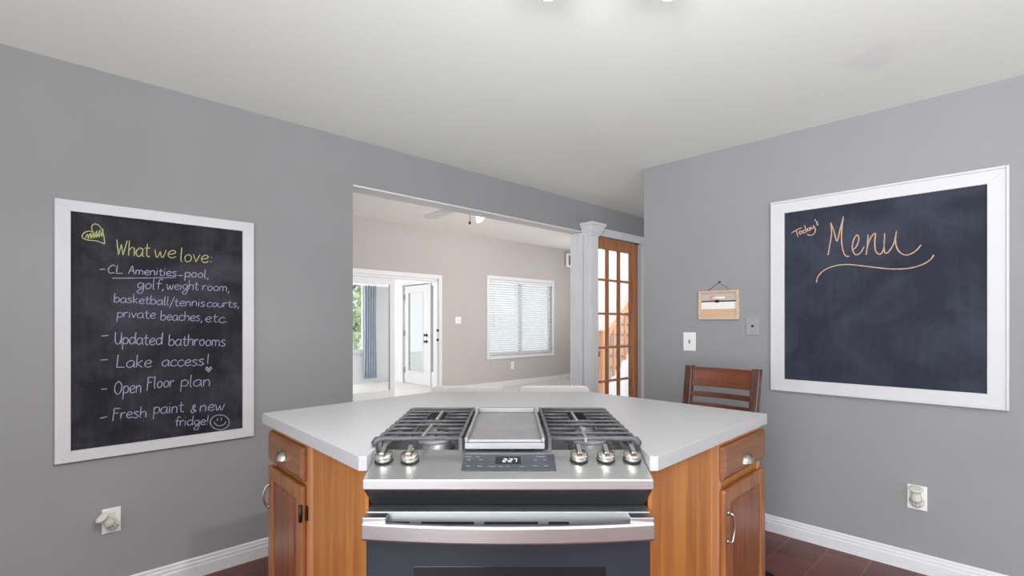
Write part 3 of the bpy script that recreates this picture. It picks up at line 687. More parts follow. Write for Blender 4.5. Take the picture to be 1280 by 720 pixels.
mb = MB(); mb.prism(k2, 0.0, 0.10); bmesh.ops.triangulate(mb.bm, faces=[f for f in mb.bm.faces if len(f.verts) > 4]); mb.build('toe_kick', 'oak_dark', lc)
mb = MB(CLF); mb.box(ex1-0.012, es1, -0.004, -0.0003, 0.10, CT); mb.box(ex0-0.003, ex0+0.03, -0.004, -0.0003, 0.10, CT); mb.box(ex0+0.03, ex1-0.012, -0.004, -0.0003, 0.845, CT); mb.build('face_frame', 'oak_face', lc, bevel=0.001)
FD = at(CLF, 0, -0.004, 0)
dr = drawer_front(FD, ex0, ex1, ezb, ezt, lc)
x, z = hit(CLF, 351.5, 569.5, -0.03); cup_pull(FD, x, z, dr, -0.021)
dd = door_front(FD, ex0+0.002, ex1-0.003, 0.125, eot, lc)
x = ex0+0.018
z1, z2 = hit(CLF, 334, 606, -0.03)[1], hit(CLF, 334, 633, -0.03)[1]
ctl = [(x, -0.020, z1), (x, -0.029, z1-0.004), (x, -0.038, z1-0.022), (x, -0.041, (z1+z2)/2), (x, -0.038, z2+0.022), (x, -0.029, z2+0.004), (x, -0.020, z2)]
mb = MB(FD); mb.tube(spline(ctl, 5), 0.0042, 10)
for z in (z1, z2): mb.lathe([(0, 0), (0.009, 0), (0.007, 0.006), (0, 0.006)], Matrix.Translation((x, -0.020, z)) @ Matrix.Rotation(PI/2, 4, 'X'), 12)
mb.build('door_handle', 'nickel', dd)
z1, z2 = hit(CLF, 381, 634, -0.02)[1], hit(CLF, 381, 655, -0.02)[1]
mb = MB(FD); mb.tube([(ex1-0.002, -0.022, z2), (ex1-0.002, -0.022, z1)], 0.006, 10); mb.box(ex1-0.001, ex1+0.012, -0.006, -0.0003, z2+0.004, z1-0.004); mb.box(ex1-0.010, ex1-0.003, -0.0235, -0.019, z2+0.008, z1-0.008); mb.build('hinge', 'bronze', dd)

mb = MB(); mb.box(SX-SHW-0.001, SX+SHW+0.001, SBACK+0.01, BY-0.06, 0.0, CT)
solo(mb, 'island_back_panel', 'oak', 'oak panel closing the island behind the range, under the cut back edge', 'panel', Matrix.Translation((SX, BY-0.06, 0)))

# ================================================================== RANGE
SY = 1.315                                                  # front lip
RG = Matrix.Translation((SX, 0, 0))
rg = thing('gas_range', 'stainless slide-in gas range with five knobs set into the white island', 'range', at(RG, 0, 1.65, 0))
hw = 0.380
PZ0, PZ1, PY0, PY1 = 0.866, 0.907, SY, 1.468
hwt = 0.379
mb = MB(RG); mb.box(-0.372, 0.372, 1.40, 1.975, 0.03, 0.885); mb.build('range_body', 'enamel', rg)
mb = MB(RG)                                                 # control panel: sloping top, upright lip
prof = [(PY0, PZ0-0.027), (PY0, PZ0), (PY1, PZ1), (PY1, PZ0-0.027)]
mb.profile_x(prof, -hwt, hwt); mb.build('control_panel', 'steel', rg, bevel=0.003)
mb = MB(RG); zt = PZ0-0.0275                                # black undercut below the lip
mb.hexa([(-0.374, 1.389, 0.775), (0.374, 1.389, 0.775), (0.374, 1.42, 0.775), (-0.374, 1.42, 0.775), (-0.377, SY+0.004, zt), (0.377, SY+0.004, zt), (0.377, 1.42, zt), (-0.377, 1.42, zt)])
mb.build('vent_trim', 'enamel', rg, bevel=0.002)
# door
DY = 1.345; DZ = 0.7715
mb = MB(RG); mb.box(-0.3785, 0.3785, DY, 1.398, 0.20, 0.706); dro = mb.build('oven_door', 'oven_glass', rg, bevel=0.003)
dw0, dw1 = (517-635)/FPX*DY, (757-635)/FPX*DY; dwz = H-(708-CY)*DY/FPX
mb = MB(RG); mb.box(dw0, dw1, DY-0.0012, DY+0.004, 0.30, dwz); mb.build('oven_window', 'oven_window', dro, bevel=0.001)
mb = MB(RG); mb.profile_x([(DY, 0.7065), (DY, 0.742), (DY+0.002, DZ), (1.398, DZ), (1.398, 0.7065)], -0.3785, 0.3785); mb.build('door_top_rail', 'steel_soft', dro, bevel=0.002)
mb = MB(RG); zs = DZ-0.0235
for a, b in ((-0.315, -0.262), (-0.231, -0.091), (-0.064, 0.079), (0.107, 0.162)): mb.box(a, b, DY-0.0008, DY+0.006, 0.7385, 0.7455)
mb.build('vent_slots', 'gap', dro)
# bowed handle
n = 24; vs = []; fs = []
for i in range(n+1):
    t = i/n*2-1; x = t*0.3785; y = DY-0.036-0.026*(1-t*t); hb = 0.0235; zc = 0.7335-0.0005*(1-t*t)
    vs += [(x, y, zc-hb), (x, y-0.003, zc-hb+0.006), (x, y-0.003, zc+hb-0.006), (x, y, zc+hb), (x, y+0.012, zc+hb), (x, y+0.012, zc-hb)]
for i in range(n):
    for k in range(6): fs.append((6*i+k, 6*i+(k+1) % 6, 6*i+6+(k+1) % 6, 6*i+6+k))
fs += [tuple(range(6)), tuple(range(6*n, 6*n+6))]
mb = MB(RG); mb.faces(vs, fs)
for sx in (-1, 1): x0, x1 = sorted((sx*0.3785, sx*0.318)); mb.box(x0, x1, DY-0.034, DY+0.006, 0.7475, 0.769)
mb.build('oven_handle', 'steel', dro, bevel=0.002)
mb = MB(RG); mb.box(-0.3785, 0.3785, DY+0.003, 1.398, 0.035, 0.196); mb.build('storage_drawer', 'steel', rg, bevel=0.003)
# display
slope = math.atan2(PZ1-PZ0, PY1-PY0)
PF = RG @ Matrix.Translation((0, PY0, PZ0)) @ Matrix.Rotation(slope, 4, 'X')   # panel frame: x right, y up the slope, z out
PL_ = math.hypot(PY1-PY0, PZ1-PZ0)
def onpanel(px, py):
    Mi = PF.inverted(); o = Mi @ Vector((0, 0, H)); d = Mi.to_3x3() @ Vector(((px-CX)/FPX, 1, -(py-CY)/FPX)); p = o+d*(-o.z/d.z); return p.x, p.y
xa, ya = onpanel(576, 588.5); xb, yb = onpanel(692.5, 568.6)
mb = MB(PF); mb.box(xa, xb, ya, yb, 0.0005, 0.0022); dsp = mb.build('display', 'panel', rg, bevel=0.0006)
mb = MB(PF); xc0, yc0 = onpanel(619, 581); xc1, yc1 = onpanel(651, 571.5); mb.box(xc0, xc1, yc0, yc1, 0.0018, 0.0026); mb.build('clock_screen', 'gap', dsp)
SEG = {'2': 'abged', '7': 'abc'}
mb = MB(PF)
def digit(x, y, w, h, ch):
    t = 0.0016; sk = 0.12
    def bar(ax, ay, bx, by):
        ax += ay*sk; bx += by*sk
        if abs(by-ay) < 1e-6: mb.box(x+ax, x+bx, y+ay-t/2, y+ay+t/2, 0.0026, 0.0032)
        else: mb.hexa([(x+ax-t/2, y+ay, 0.0026), (x+ax+t/2, y+ay, 0.0026), (x+bx+t/2, y+by, 0.0026), (x+bx-t/2, y+by, 0.0026), (x+ax-t/2, y+ay, 0.0032), (x+ax+t/2, y+ay, 0.0032), (x+bx+t/2, y+by, 0.0032), (x+bx-t/2, y+by, 0.0032)])
    q = {'a': (0, h, w, h), 'b': (w, h/2, w, h), 'c': (w, 0, w, h/2), 'd': (0, 0, w, 0), 'e': (0, 0, 0, h/2), 'f': (0, h/2, 0, h), 'g': (0, h/2, w, h/2)}
    for s in SEG[ch]: bar(*q[s])
xq0, yq0 = onpanel(628.5, 578.4); xq1, yq1 = onpanel(645.5, 574.6); dwd = (xq1-xq0)
for i, (ch, f) in enumerate((('2', 0.0), ('2', 0.42), ('7', 0.76))): digit(xq0+dwd*f, yq0, dwd*0.22, yq1-yq0, ch)
for f in (0.3, 0.7): mb.box(xq0+dwd*0.33, xq0+dwd*0.36, yq0+(yq1-yq0)*f-0.0006, yq0+(yq1-yq0)*f+0.0006, 0.0026, 0.0032)
mb.build('clock_digits', 'digit', dsp)
mb = MB(PF)
for px, py, wpx in ((585, 571.8, 9), (597, 572, 5), (586, 575.8, 5), (601, 575.6, 5), (585, 583.5, 5), (600, 583.6, 7), (615, 584, 8), (626.5, 584, 5), (635, 584, 3), (652.5, 584.2, 6), (669, 583.3, 5), (682.5, 583.2, 5), (669.5, 576, 4), (681, 575.6, 4), (676, 571.6, 12)):
    x, y = onpanel(px, py); hx = wpx/FPX*1.38/2
    mb = MB(PF); mb.box(x-hx, x+hx, y-0.0012, y+0.0012, 0.0022, 0.0026); mb.build('panel_print', 'dial_ink', dsp)
# knobs
KY = 0.105
for i, (px, py) in enumerate(((480, 574), (512.5, 574), (723.5, 573), (757, 573), (790, 573))):
    x, y = onpanel(px, py+1.5)
    K = PF @ Matrix.Translation((x, y, 0.0005)); r = 0.0245
    mb = MB(K); mb.lathe([(0, 0), (r*1.04, 0), (r*1.04, 0.004), (r*0.98, 0.005)], seg=28); kn = mb.build('knob', 'gap', rg)
    mb = MB(K); mb.lathe([(r*0.98, 0.0045), (r, 0.007), (r, 0.019), (r*0.9, 0.0215), (0, 0.0215)], seg=28); mb.build('knob_skirt', 'steel_pol', kn)
    mb = MB(K); w = 0.0085
    mb.hexa([(-w, -r*0.92, 0.020), (w, -r*0.92, 0.020), (w, r*0.95, 0.020), (-w, r*0.95, 0.020), (-w*0.75, -r*0.85, 0.033), (w*0.75, -r*0.85, 0.033), (w*0.75, r*1.0, 0.036), (-w*0.75, r*1.0, 0.036)])
    mb.build('knob_grip', 'steel_pol', kn, bevel=0.002)
# cooktop
GT = 0.947                                                  # top of the grates
mb = MB(RG); mb.box(-0.3785, 0.3785, PY1+0.0005, 1.985, 0.880, 0.893)
mb.box(-0.3785, 0.3785, 1.972, 1.985, 0.893, 0.925)
ckt = mb.build('cooktop', 'enamel', rg, bevel=0.002)
def burner(x, y, r):
    F = RG @ Matrix.Translation((x, y, 0.893))
    mb = MB(F); mb.lathe([(0, 0), (r*1.25, 0), (r*1.25, 0.004), (r*1.05, 0.008), (r*1.05, 0.018), (0, 0.018)], seg=28); b = mb.build('burner', 'alu', rg)
    mb = MB(F); mb.lathe([(0, 0.018), (r, 0.018), (r, 0.025), (r*0.9, 0.028), (0, 0.029)], seg=28); mb.build('burner_cap', 'burner', b)
GY0, GY1 = 1.452, 1.965
for x, y, r in ((-0.228, 1.55, 0.050), (-0.262, 1.80, 0.038), (0.247, 1.55, 0.052), (0.262, 1.80, 0.040)): burner(x, y, r)
mb = MB(RG @ Matrix.Translation((-0.0, 1.71, 0.893))); mb.lathe([(0, 0), (0.05, 0), (0.05, 0.014), (0.04, 0.02), (0, 0.02)], seg=24); mb.build('burner', 'burner', rg)
def grate(x0, x1, side):
    """x0 outer edge, x1 inner edge; bars run sideways and turn down at the outer end"""
    mb = MB(RG); sg = -1 if side == 'l' else 1; nb = 9
    xo, xi = (x0, x1) if side == 'l' else (x1, x0); xm = (xi+xo)/2
    for k in range(nb):
        y = GY0+0.008+(GY1-GY0-0.016)*k/(nb-1); end = k in (0, nb-1); hb = 0.0062 if end else 0.0050
        drop = [(xo-sg*0.020, y, GT-hb), (xo-sg*0.006, y, GT-hb-0.004), (xo, y, GT-hb-0.014), (xo, y, GT-0.027)]
        rr = [hb*1.0, hb*1.25, hb*1.4, hb*1.3] if k else [hb*1.2, hb*1.8, hb*2.0, hb*1.5]
        if k in (2, 5, 6):                                  # bars stop short over a burner
            mb.tube([(xi, y, GT-hb), (xm+(-sg)*0.034, y, GT-hb)], hb, 8); mb.tube([(xm+sg*0.034, y, GT-hb)]+drop, [hb]+rr, 8)
        else: mb.tube([(xi, y, GT-hb), (xm, y, GT-hb)]+drop, [hb, hb]+rr, 8)
    mb.box(min(xi, xi+sg*0.010), max(xi, xi+sg*0.010), GY0, GY1, GT-0.016, GT-0.001)
    mb.box(min(xo, xo-sg*0.010), max(xo, xo-sg*0.010), GY0+0.004, GY1-0.004, GT-0.029, GT-0.017)
    for q in (-1, 1): mb.box(xm+q*0.036-0.004, xm+q*0.036+0.004, GY0+0.06, GY1-0.05, GT-0.016, GT-0.009)   # ties under the bars
    for x in (xi+sg*0.005, xo-sg*0.014):
        for y in (GY0+0.01, GY1-0.01): mb.box(x-0.005, x+0.005, y-0.006, y+0.006, 0.8935, GT-0.012)
    g = mb.build('burner_grate', 'iron', rg)
    for p, q in ([((553.5, 513.5), (546, 523.5)), ((540.5, 530), (528.5, 544))] if side == 'l' else [((714.5, 514.5), (721, 525)), ((726, 533), (732.5, 547.5))]):
        P, Q = zpt(*p, GT), zpt(*q, GT); w = 0.0045
        mb = MB(); mb.hexa([(P.x-w, P.y, GT-0.013), (P.x+w, P.y, GT-0.013), (Q.x+w, Q.y, GT-0.013), (Q.x-w, Q.y, GT-0.013), (P.x-w, P.y, GT+0.001), (P.x+w, P.y, GT+0.001), (Q.x+w, Q.y, GT+0.001), (Q.x-w, Q.y, GT+0.001)])
        mb.build('grate_finger', 'griddle', g, bevel=0.002)
    return g
gx = lambda px: (px-635)/FPX*1.452
grate(gx(467.5), gx(577.0), 'l'); grate(gx(684.5), gx(797.5), 'r')
# griddle
g0, g1 = gx(579.5)+0.001, gx(681.5)-0.002; gz = GT-0.006
mb = MB(RG); y0, y1 = GY0+0.002, GY1
mb.box(g0, g1, y0, y1, gz-0.030, gz-0.012); mb.box(g0, g0+0.010, y0, y1, gz-0.012, gz+0.003); mb.box(g1-0.010, g1, y0, y1, gz-0.012, gz+0.003)
mb.box(g0+0.01, g1-0.01, y0, y0+0.012, gz-0.012, gz-0.002); mb.box(g0+0.01, g1-0.01, y1-0.02, y1, gz-0.012, gz+0.006)
gr = mb.build('griddle', 'griddle', rg, bevel=0.003)
for x in (g0+0.02, g1-0.02):
    for y in (y0+0.03, y1-0.03): mb = MB(RG); mb.box(x-0.01, x+0.01, y-0.01, y+0.01, 0.8935, gz-0.029); mb.build('griddle_foot', 'iron', gr)

# ================================================================== CHALKBOARDS
def board(F, xl, xr, yl, yr, name, label, slate, inset_l, inset_r, it, ib, lip=False):
    a0 = hit(F, xl, 400)[0]; a1 = hit(F, xr, 400)[0]
    zt = (hit(F, xl, yl[0])[1]+hit(F, xr, yr[0])[1])/2; zb = (hit(F, xl, yl[1])[1]+hit(F, xr, yr[1])[1])/2
    t = thing(name, label, 'chalkboard', at(F, (a0+a1)/2, 0, zb))
    i0 = hit(F, inset_l, 400, -0.012)[0]; i1 = hit(F, inset_r, 400, -0.012)[0]
    it = hit(F, (inset_l+inset_r)/2, it, -0.012)[1]; ib = hit(F, (inset_l+inset_r)/2, ib, -0.012)[1]
    mb = MB(F); T = -0.02
    # mitred frame
    def bar(p): mb.hexa([(x, -0.0005, z) for x, z in p]+[(x, T, z) for x, z in p])
    bar([(a0, zb), (i0, ib), (i0, it), (a0, zt)]); bar([(a1, zb), (a1, zt), (i1, it), (i1, ib)])
    bar([(a0, zt), (i0, it), (i1, it), (a1, zt)]); bar([(a0, zb), (a1, zb), (i1, ib), (i0, ib)])
    mb.build('frame', 'frame', t, bevel=0.001)
    if lip:
        mb = MB(F); e = 0.012
        mb.box(a0-e, a0, -0.026, -0.0005, zb-e, zt+e); mb.box(a1, a1+e, -0.026, -0.0005, zb-e, zt+e); mb.box(a0, a1, -0.026, -0.0005, zt, zt+e); mb.box(a0, a1, -0.026, -0.0005, zb-e, zb)
        mb.build('frame_lip', 'frame', t, bevel=0.003)
    mb = MB(F); mb.box(i0+0.0005, i1-0.0005, -0.010, -0.0005, ib+0.0005, it-0.0005); mb.build('slate', slate, t)
    return t
lb = board(FL, 68, 316, (248, 580), (280, 544), 'chalkboard', 'tall white framed chalkboard listing what we love, on the left wall', 'slate_l', 88.3, 303, 276.5, 549.5)
rb = board(FR, 967.5, 1257.5, (255.5, 484), (212, 510.5), 'chalkboard', "wide white framed chalkboard headed Today's Menu, on the right wall", 'slate_r', 980.8, 1234, 248.5, 483, lip=True)

G = {
 'a': (0.95, [[(.78, .85), (.48, 1), (.1, .65), (.12, .2), (.42, 0), (.72, .35), (.8, .95)], [(.8, .95), (.8, .2), (.95, 0)]]),
 'b': (0.9, [[(.1, 1.8), (.1, .9), (.1, 0)], [(.1, .6), (.45, 1), (.78, .7), (.7, .15), (.35, 0), (.1, .2)]]),
 'c': (0.8, [[(.75, .85), (.45, 1), (.1, .6), (.2, .1), (.5, 0), (.8, .2)]]),
 'd': (0.95, [[(.75, .85), (.4, 1), (.1, .6), (.2, .08), (.5, .05), (.78, .4)], [(.85, 1.8), (.8, .9), (.85, 0)]]),
 'e': (0.85, [[(.1, .48), (.5, .52), (.75, .75), (.48, 1), (.13, .65), (.17, .2), (.45, 0), (.8, .2)]]),
 'f': (0.7, [[(.78, 1.6), (.55, 1.8), (.36, 1.4), (.33, 0)], [(.05, 1), (.7, 1)]]),
 'g': (0.9, [[(.75, .85), (.4, 1), (.1, .6), (.3, .1), (.68, .4), (.78, .95)], [(.78, .95), (.78, -.3), (.5, -.85), (.1, -.6), (.35, -.2), (.85, .1)]]),
 'h': (0.85, [[(.1, 1.8), (.1, 0)], [(.1, .6), (.42, 1), (.7, .8), (.72, 0)]]),
 'i': (0.35, [[(.15, 1), (.15, 0)], [(.15, 1.4), (.2, 1.48)]]),
 'k': (0.8, [[(.1, 1.8), (.1, 0)], [(.65, 1), (.12, .5)], [(.12, .5), (.7, 0)]]),
 'l': (0.4, [[(.15, 1.8), (.15, .2), (.32, 0)]]),
 'm': (1.2, [[(.1, 1), (.1, 0)], [(.1, .7), (.35, 1), (.55, .7), (.55, 0)], [(.55, .7), (.8, 1), (1.05, .7), (1.05, 0)]]),
 'n': (0.85, [[(.1, 1), (.1, 0)], [(.1, .65), (.42, 1), (.66, .75), (.68, 0)]]),
 'o': (0.85, [[(.45, 1), (.12, .65), (.28, .05), (.68, .22), (.7, .8), (.4, 1)]]),
 'p': (0.85, [[(.1, 1), (.1, -.8)], [(.1, .7), (.42, 1), (.76, .7), (.6, .1), (.1, .15)]]),
 'r': (0.65, [[(.1, 1), (.1, 0)], [(.1, .6), (.35, .95), (.62, .92)]]),
 's': (0.75, [[(.65, .9), (.35, 1), (.12, .78), (.4, .52), (.62, .25), (.35, 0), (.05, .12)]]),
 't': (0.7, [[(.3, 1.5), (.3, .25), (.48, 0), (.66, .1)], [(.02, 1), (.64, 1.02)]]),
 'u': (0.85, [[(.1, 1), (.12, .25), (.4, 0), (.7, .35), (.74, 1)], [(.74, 1), (.76, 0)]]),
 'v': (0.75, [[(.05, 1), (.35, 0)], [(.35, 0), (.7, 1)]]),
 'w': (1.1, [[(.05, 1), (.2, .1), (.35, .1), (.52, .8)], [(.52, .8), (.65, .1), (.82, .1), (1.0, 1)]]),
 'y': (0.85, [[(.1, 1), (.15, .4), (.42, .2), (.72, .5)], [(.76, 1), (.66, -.3), (.3, -.8)]]),
 'W': (1.35, [[(.05, 1.8), (.35, 0)], [(.35, 0), (.6, 1.3)], [(.6, 1.3), (.85, 0)], [(.85, 0), (1.2, 1.75)]]),
 'C': (1.0, [[(.9, 1.5), (.55, 1.8), (.1, 1), (.3, .1), (.9, .15)]]),
 'L': (1.0, [[(.15, 1.8), (.12, 0)], [(.12, 0), (.9, .05)]]),
 'A': (1.0, [[(.05, 0), (.5, 1.8)], [(.5, 1.8), (.9, 0)], [(.2, .7), (.75, .7)]]),
 'U': (1.0, [[(.08, 1.8), (.1, .5), (.4, 0), (.78, .4), (.85, 1.8)], [(.85, 1.8), (.9, 0)]]),
 'O': (1.15, [[(.6, 1.8), (.15, 1.3), (.1, .5), (.5, 0), (.95, .5), (.95, 1.3), (.5, 1.8)]]),
 'F': (0.9, [[(.15, 1.75), (.15, 1.0), (.1, -.3)], [(.1, 1.75), (.9, 1.7)], [(.12, .95), (.7, .98)]]),
 ',': (0.4, [[(.18, .1), (.2, -.05), (.08, -.35)]]), '.': (0.35, [[(.12, .02), (.2, .08)]]),
 ':': (0.4, [[(.15, .15), (.22, .22)], [(.15, .75), (.22, .82)]]), '!': (0.4, [[(.22, 1.8), (.15, .5)], [(.13, .05), (.18, .12)]]),
 '/': (0.7, [[(.65, 1.9), (.05, -.5)]]), '-': (0.7, [[(.05, .5), (.65, .52)]]),
 '&': (0.8, [[(.75, .1), (.25, 1.1), (.45, 1.5), (.55, 1.15), (.1, .45), (.3, 0), (.7, .55)]]),
}
def write(F, parent, items, m, w, name='chalk_writing', y=-0.010):
    """items: (text, x0,y0, x1,y1, x-height) with the baseline given in photo pixels and carried onto the board's plane"""
    mb = MB(F)
    for it in items:
        if it[0] == 'path':
            for st in it[1:]: mb.stroke([hit(F, p[0], p[1], y) for p in spline(st, 5)], w, y)
            continue
        txt, x0, y0, x1, y1, xh = it
        tot = sum(G[c][0] for c in txt); dx, dy = (x1-x0)/tot, (y1-y0)/tot; u = 0
        for c in txt:
            gw, sts = G[c]; jy = random.uniform(-0.05, 0.05)
            for st in sts:
                P = [(x0+dx*(u+a+0.06*b)*1.0, y0+dy*(u+a)-xh*(b+jy)) for a, b in st]
                P = spline(P, 5) if len(P) > 2 else [tuple(P[0][k]+(P[1][k]-P[0][k])*t/3 for k in (0, 1)) for t in range(4)]
                mb.stroke([hit(F, p[0], p[1], y) for p in P], w, y)
            u += gw
    return mb.build(name, m, parent)
c1 = lambda x, y: (40+x/3.6, 230+y/3.6); c2 = lambda x, y: (40+x/3.6, 400+y/3.6)
def W1(t, xa, ya, xb, yb, h, c=c1): return (t, *c(xa, ya), *c(xb, yb), h/3.6)
heart = [[c1(*p) for p in [(327, 270), (290, 256), (250, 252), (226, 240), (234, 220), (258, 212), (274, 218), (282, 224)]],
         [c1(*p) for p in [(282, 224), (268, 200), (276, 182), (298, 184), (316, 208), (324, 240), (327, 270)]]]
hatch = [[c1(240+i*14, 244-(0 if i < 3 else i*4-8)), c1(250+i*14, 226-(i*5)), c1(254+i*12, 248-i*2)] for i in range(6)]
write(FL, lb, [('path', *heart, *hatch), W1('What', 375, 318, 532, 328, 38), W1('we', 548, 330, 650, 334, 34), W1('love:', 662, 348, 815, 356, 34)], 'chalk_y', 0.0040)
write(FL, lb, [W1('-', 300, 396, 330, 396, 22), W1('CL', 338, 402, 412, 402, 21), W1('Amenities', 432, 405, 652, 416, 21), W1('-', 652, 420, 680, 421, 18), W1('pool,', 685, 418, 798, 424, 22),
               ('path', [c1(360, 424), c1(500, 423), c1(648, 421)])], 'chalk_v', 0.0036)
write(FL, lb, [W1('golf,', 470, 470, 598, 474, 26), W1('weight', 604, 474, 750, 478, 24), W1('room,', 765, 478, 892, 486, 22)], 'chalk_v', 0.0033)
write(FL, lb, [W1('basketball/', 366, 530, 640, 548, 22), W1('tennis', 638, 548, 780, 552, 22), W1('courts,', 784, 552, 935, 556, 20)], 'chalk_v', 0.0033)
write(FL, lb, [W1('private', 380, 600, 558, 606, 24), W1('beaches,', 576, 612, 770, 618, 24), W1('etc.', 776, 622, 882, 624, 24)], 'chalk_v', 0.0033)
write(FL, lb, [W1('-', 306, 84, 346, 81, 22, c2), W1('Updated', 370, 108, 588, 112, 30, c2), W1('bathrooms', 612, 114, 872, 118, 28, c2)], 'chalk_v', 0.0038)
write(FL, lb, [W1('-', 304, 190, 344, 188, 20, c2), W1('Lake', 376, 214, 540, 214, 32, c2), W1('access', 582, 209, 776, 205, 28, c2), ('path', [c2(794, 152), c2(792, 175), c2(790, 198)],
               [c2(794, 234), c2(782, 220), c2(786, 212), c2(794, 219), c2(803, 211), c2(808, 218), c2(794, 234)], [c2(788, 217), c2(795, 226), c2(801, 216)])], 'chalk_v', 0.0038)
write(FL, lb, [W1('-', 308, 322, 338, 320, 22, c2), W1('Open', 368, 334, 494, 328, 34, c2), W1('Floor', 514, 310, 640, 302, 30, c2), W1('plan', 666, 300, 805, 298, 30, c2)], 'chalk_v', 0.0038)
write(FL, lb, [W1('-', 300, 455, 340, 446, 22, c2), W1('Fresh', 360, 446, 516, 438, 28, c2), W1('paint', 544, 424, 684, 414, 30, c2), W1('&', 712, 420, 740, 416, 24, c2), W1('new', 752, 412, 868, 404, 28, c2)], 'chalk_v', 0.0038)
el = lambda cx, cy, rx, ry, a0=0, a1=2*PI, n=16: [c2(cx+rx*math.cos(a0+(a1-a0)*i/n), cy-ry*math.sin(a0+(a1-a0)*i/n)) for i in range(n+1)]
write(FL, lb, [W1('fridge!', 640, 478, 796, 471, 24, c2), ('path', el(845, 460, 43, 33), el(845, 452, 27, 24, PI*1.08, PI*1.95), [c2(835, 442), c2(833, 455)], [c2(853, 440), c2(851, 453)])], 'chalk_v', 0.0037)
c3 = lambda x, y: (960+x/5.333, 250+y/5.333)
P3 = lambda *ps: [c3(*p) for p in ps]
write(FR, rb, [('path', P3((400, 368), (412, 300), (424, 225), (418, 150)), P3((418, 150), (440, 210), (460, 275), (480, 200), (503, 110)), P3((503, 110), (492, 200), (492, 290), (505, 350), (522, 374), (542, 374)),
   P3((560, 335), (588, 312), (606, 262), (594, 232), (572, 264), (562, 320), (580, 362), (612, 356), (642, 310)),
   P3((668, 232), (662, 300), (655, 366)), P3((657, 340), (672, 280), (695, 236), (716, 226), (712, 285), (718, 340), (745, 362), (768, 335), (776, 280), (778, 222)),
   P3((778, 222), (774, 300), (780, 352), (805, 344), (838, 290), (857, 205)), P3((857, 205), (850, 270), (862, 325), (892, 358), (930, 366), (982, 342), (1022, 298)))], 'chalk_o', 0.0054)
write(FR, rb, [('path', P3((322, 550), (335, 508), (378, 466), (450, 438), (530, 430), (620, 438), (720, 450), (830, 460), (940, 455), (1030, 430), (1085, 395), (1105, 365)))], 'chalk_o', 0.0054)
write(FR, rb, [('path', P3((155, 222), (190, 200), (226, 184)), P3((188, 204), (200, 246)), P3((214, 206), (206, 218), (218, 226), (226, 212), (214, 206)), P3((246, 200), (234, 206), (238, 220), (250, 214)), P3((244, 168), (250, 190), (256, 216)),
   P3((272, 186), (262, 194), (268, 206), (278, 198), (276, 184), (284, 202)), P3((286, 176), (290, 192), (302, 186), (304, 168)), P3((304, 168), (316, 200), (306, 226), (280, 236), (262, 228)), P3((316, 128), (312, 142)), P3((334, 144), (322, 146), (328, 156), (334, 164), (322, 168)))], 'chalk_o', 0.005)

# ================================================================== RIGHT WALL SMALL THINGS
def rect(F, xl, xr, yl, yr, y=0):
    a0, a1 = hit(F, xl, 400, y)[0], hit(F, xr, 400, y)[0]
    return a0, a1, (hit(F, xl, yl[1], y)[1]+hit(F, xr, yr[1], y)[1])/2, (hit(F, xl, yl[0], y)[1]+hit(F, xr, yr[0], y)[1])/2
# hanging plaque
a0, a1, z0, z1 = rect(FR, 874.5, 925, (365, 400.2), (361.5, 398.5))
sg = thing('wall_plaque', 'small striped wooden plaque hung by twine left of the menu board', 'plaque', at(FR, (a0+a1)/2, 0, z0))
f = 0.018; mb = MB(FR)
mb.box(a0, a0+f, -0.022, -0.0006, z0, z1); mb.box(a1-f, a1, -0.022, -0.0006, z0, z1); mb.box(a0+f, a1-f, -0.022, -0.0006, z1-f*0.8, z1); mb.box(a0+f, a1-f, -0.022, -0.0006, z0, z0+f*0.8); mb.build('frame', 'sign_wood', sg, bevel=0.002)
b0, b1, e0, e1 = a0+f, a1-f, z0+f*0.8, z1-f*0.8; hh = e1-e0
mb = MB(FR); mb.box(b0, b1, -0.008, -0.0006, e0+hh*0.68, e1); bp = mb.build('board', 'sign_beige', sg)
mb = MB(FR); mb.box(b0, b1, -0.009, -0.0006, e0+hh*0.34, e0+hh*0.63); mb.build('white_band', 'sign_white', sg)
mb = MB(FR); mb.box(b0, b1, -0.008, -0.0006, e0, e0+hh*0.34); mb.build('tan_band', 'sign_tan', sg)
mb = MB(FR); mb.box(b0, b1, -0.010, -0.0006, e0+hh*0.63, e0+hh*0.68); xm = (b0+b1)/2-0.01; mb.box(xm-0.012, xm+0.012, -0.013, -0.010, e0+hh*0.60, e0+hh*0.71); mb.build('cord_line', 'bronze', sg)
mb = MB(FR); mb.lathe([(0, 0), (0.016, 0), (0.012, 0.003), (0, 0.004)], Matrix.Translation((xm-0.03, -0.008, e0+hh*0.80)) @ Matrix.Rotation(PI/2, 4, 'X'), 12); mb.build('pink_mark', 'pink', sg)
mb = MB(FR); mb.box(xm-0.015, xm+0.05, -0.0095, -0.008, e0+hh*0.76, e0+hh*0.84); mb.build('white_mark', 'sign_white', sg)
ax, az = hit(FR, 899.5, 352.5, -0.006)
mb = MB(FR); mb.tube([(a0+0.055, -0.012, z1-0.004), (ax, -0.008, az), (a1-0.055, -0.012, z1-0.004)], 0.0028, 8); mb.build('twine', 'twine', sg)
mb = MB(FR); mb.lathe([(0, 0), (0.006, 0), (0.006, 0.010), (0, 0.012)], Matrix.Translation((ax, -0.0006, az)) @ Matrix.Rotation(PI/2, 4, 'X'), 10); mb.build('nail', 'bronze', sg)
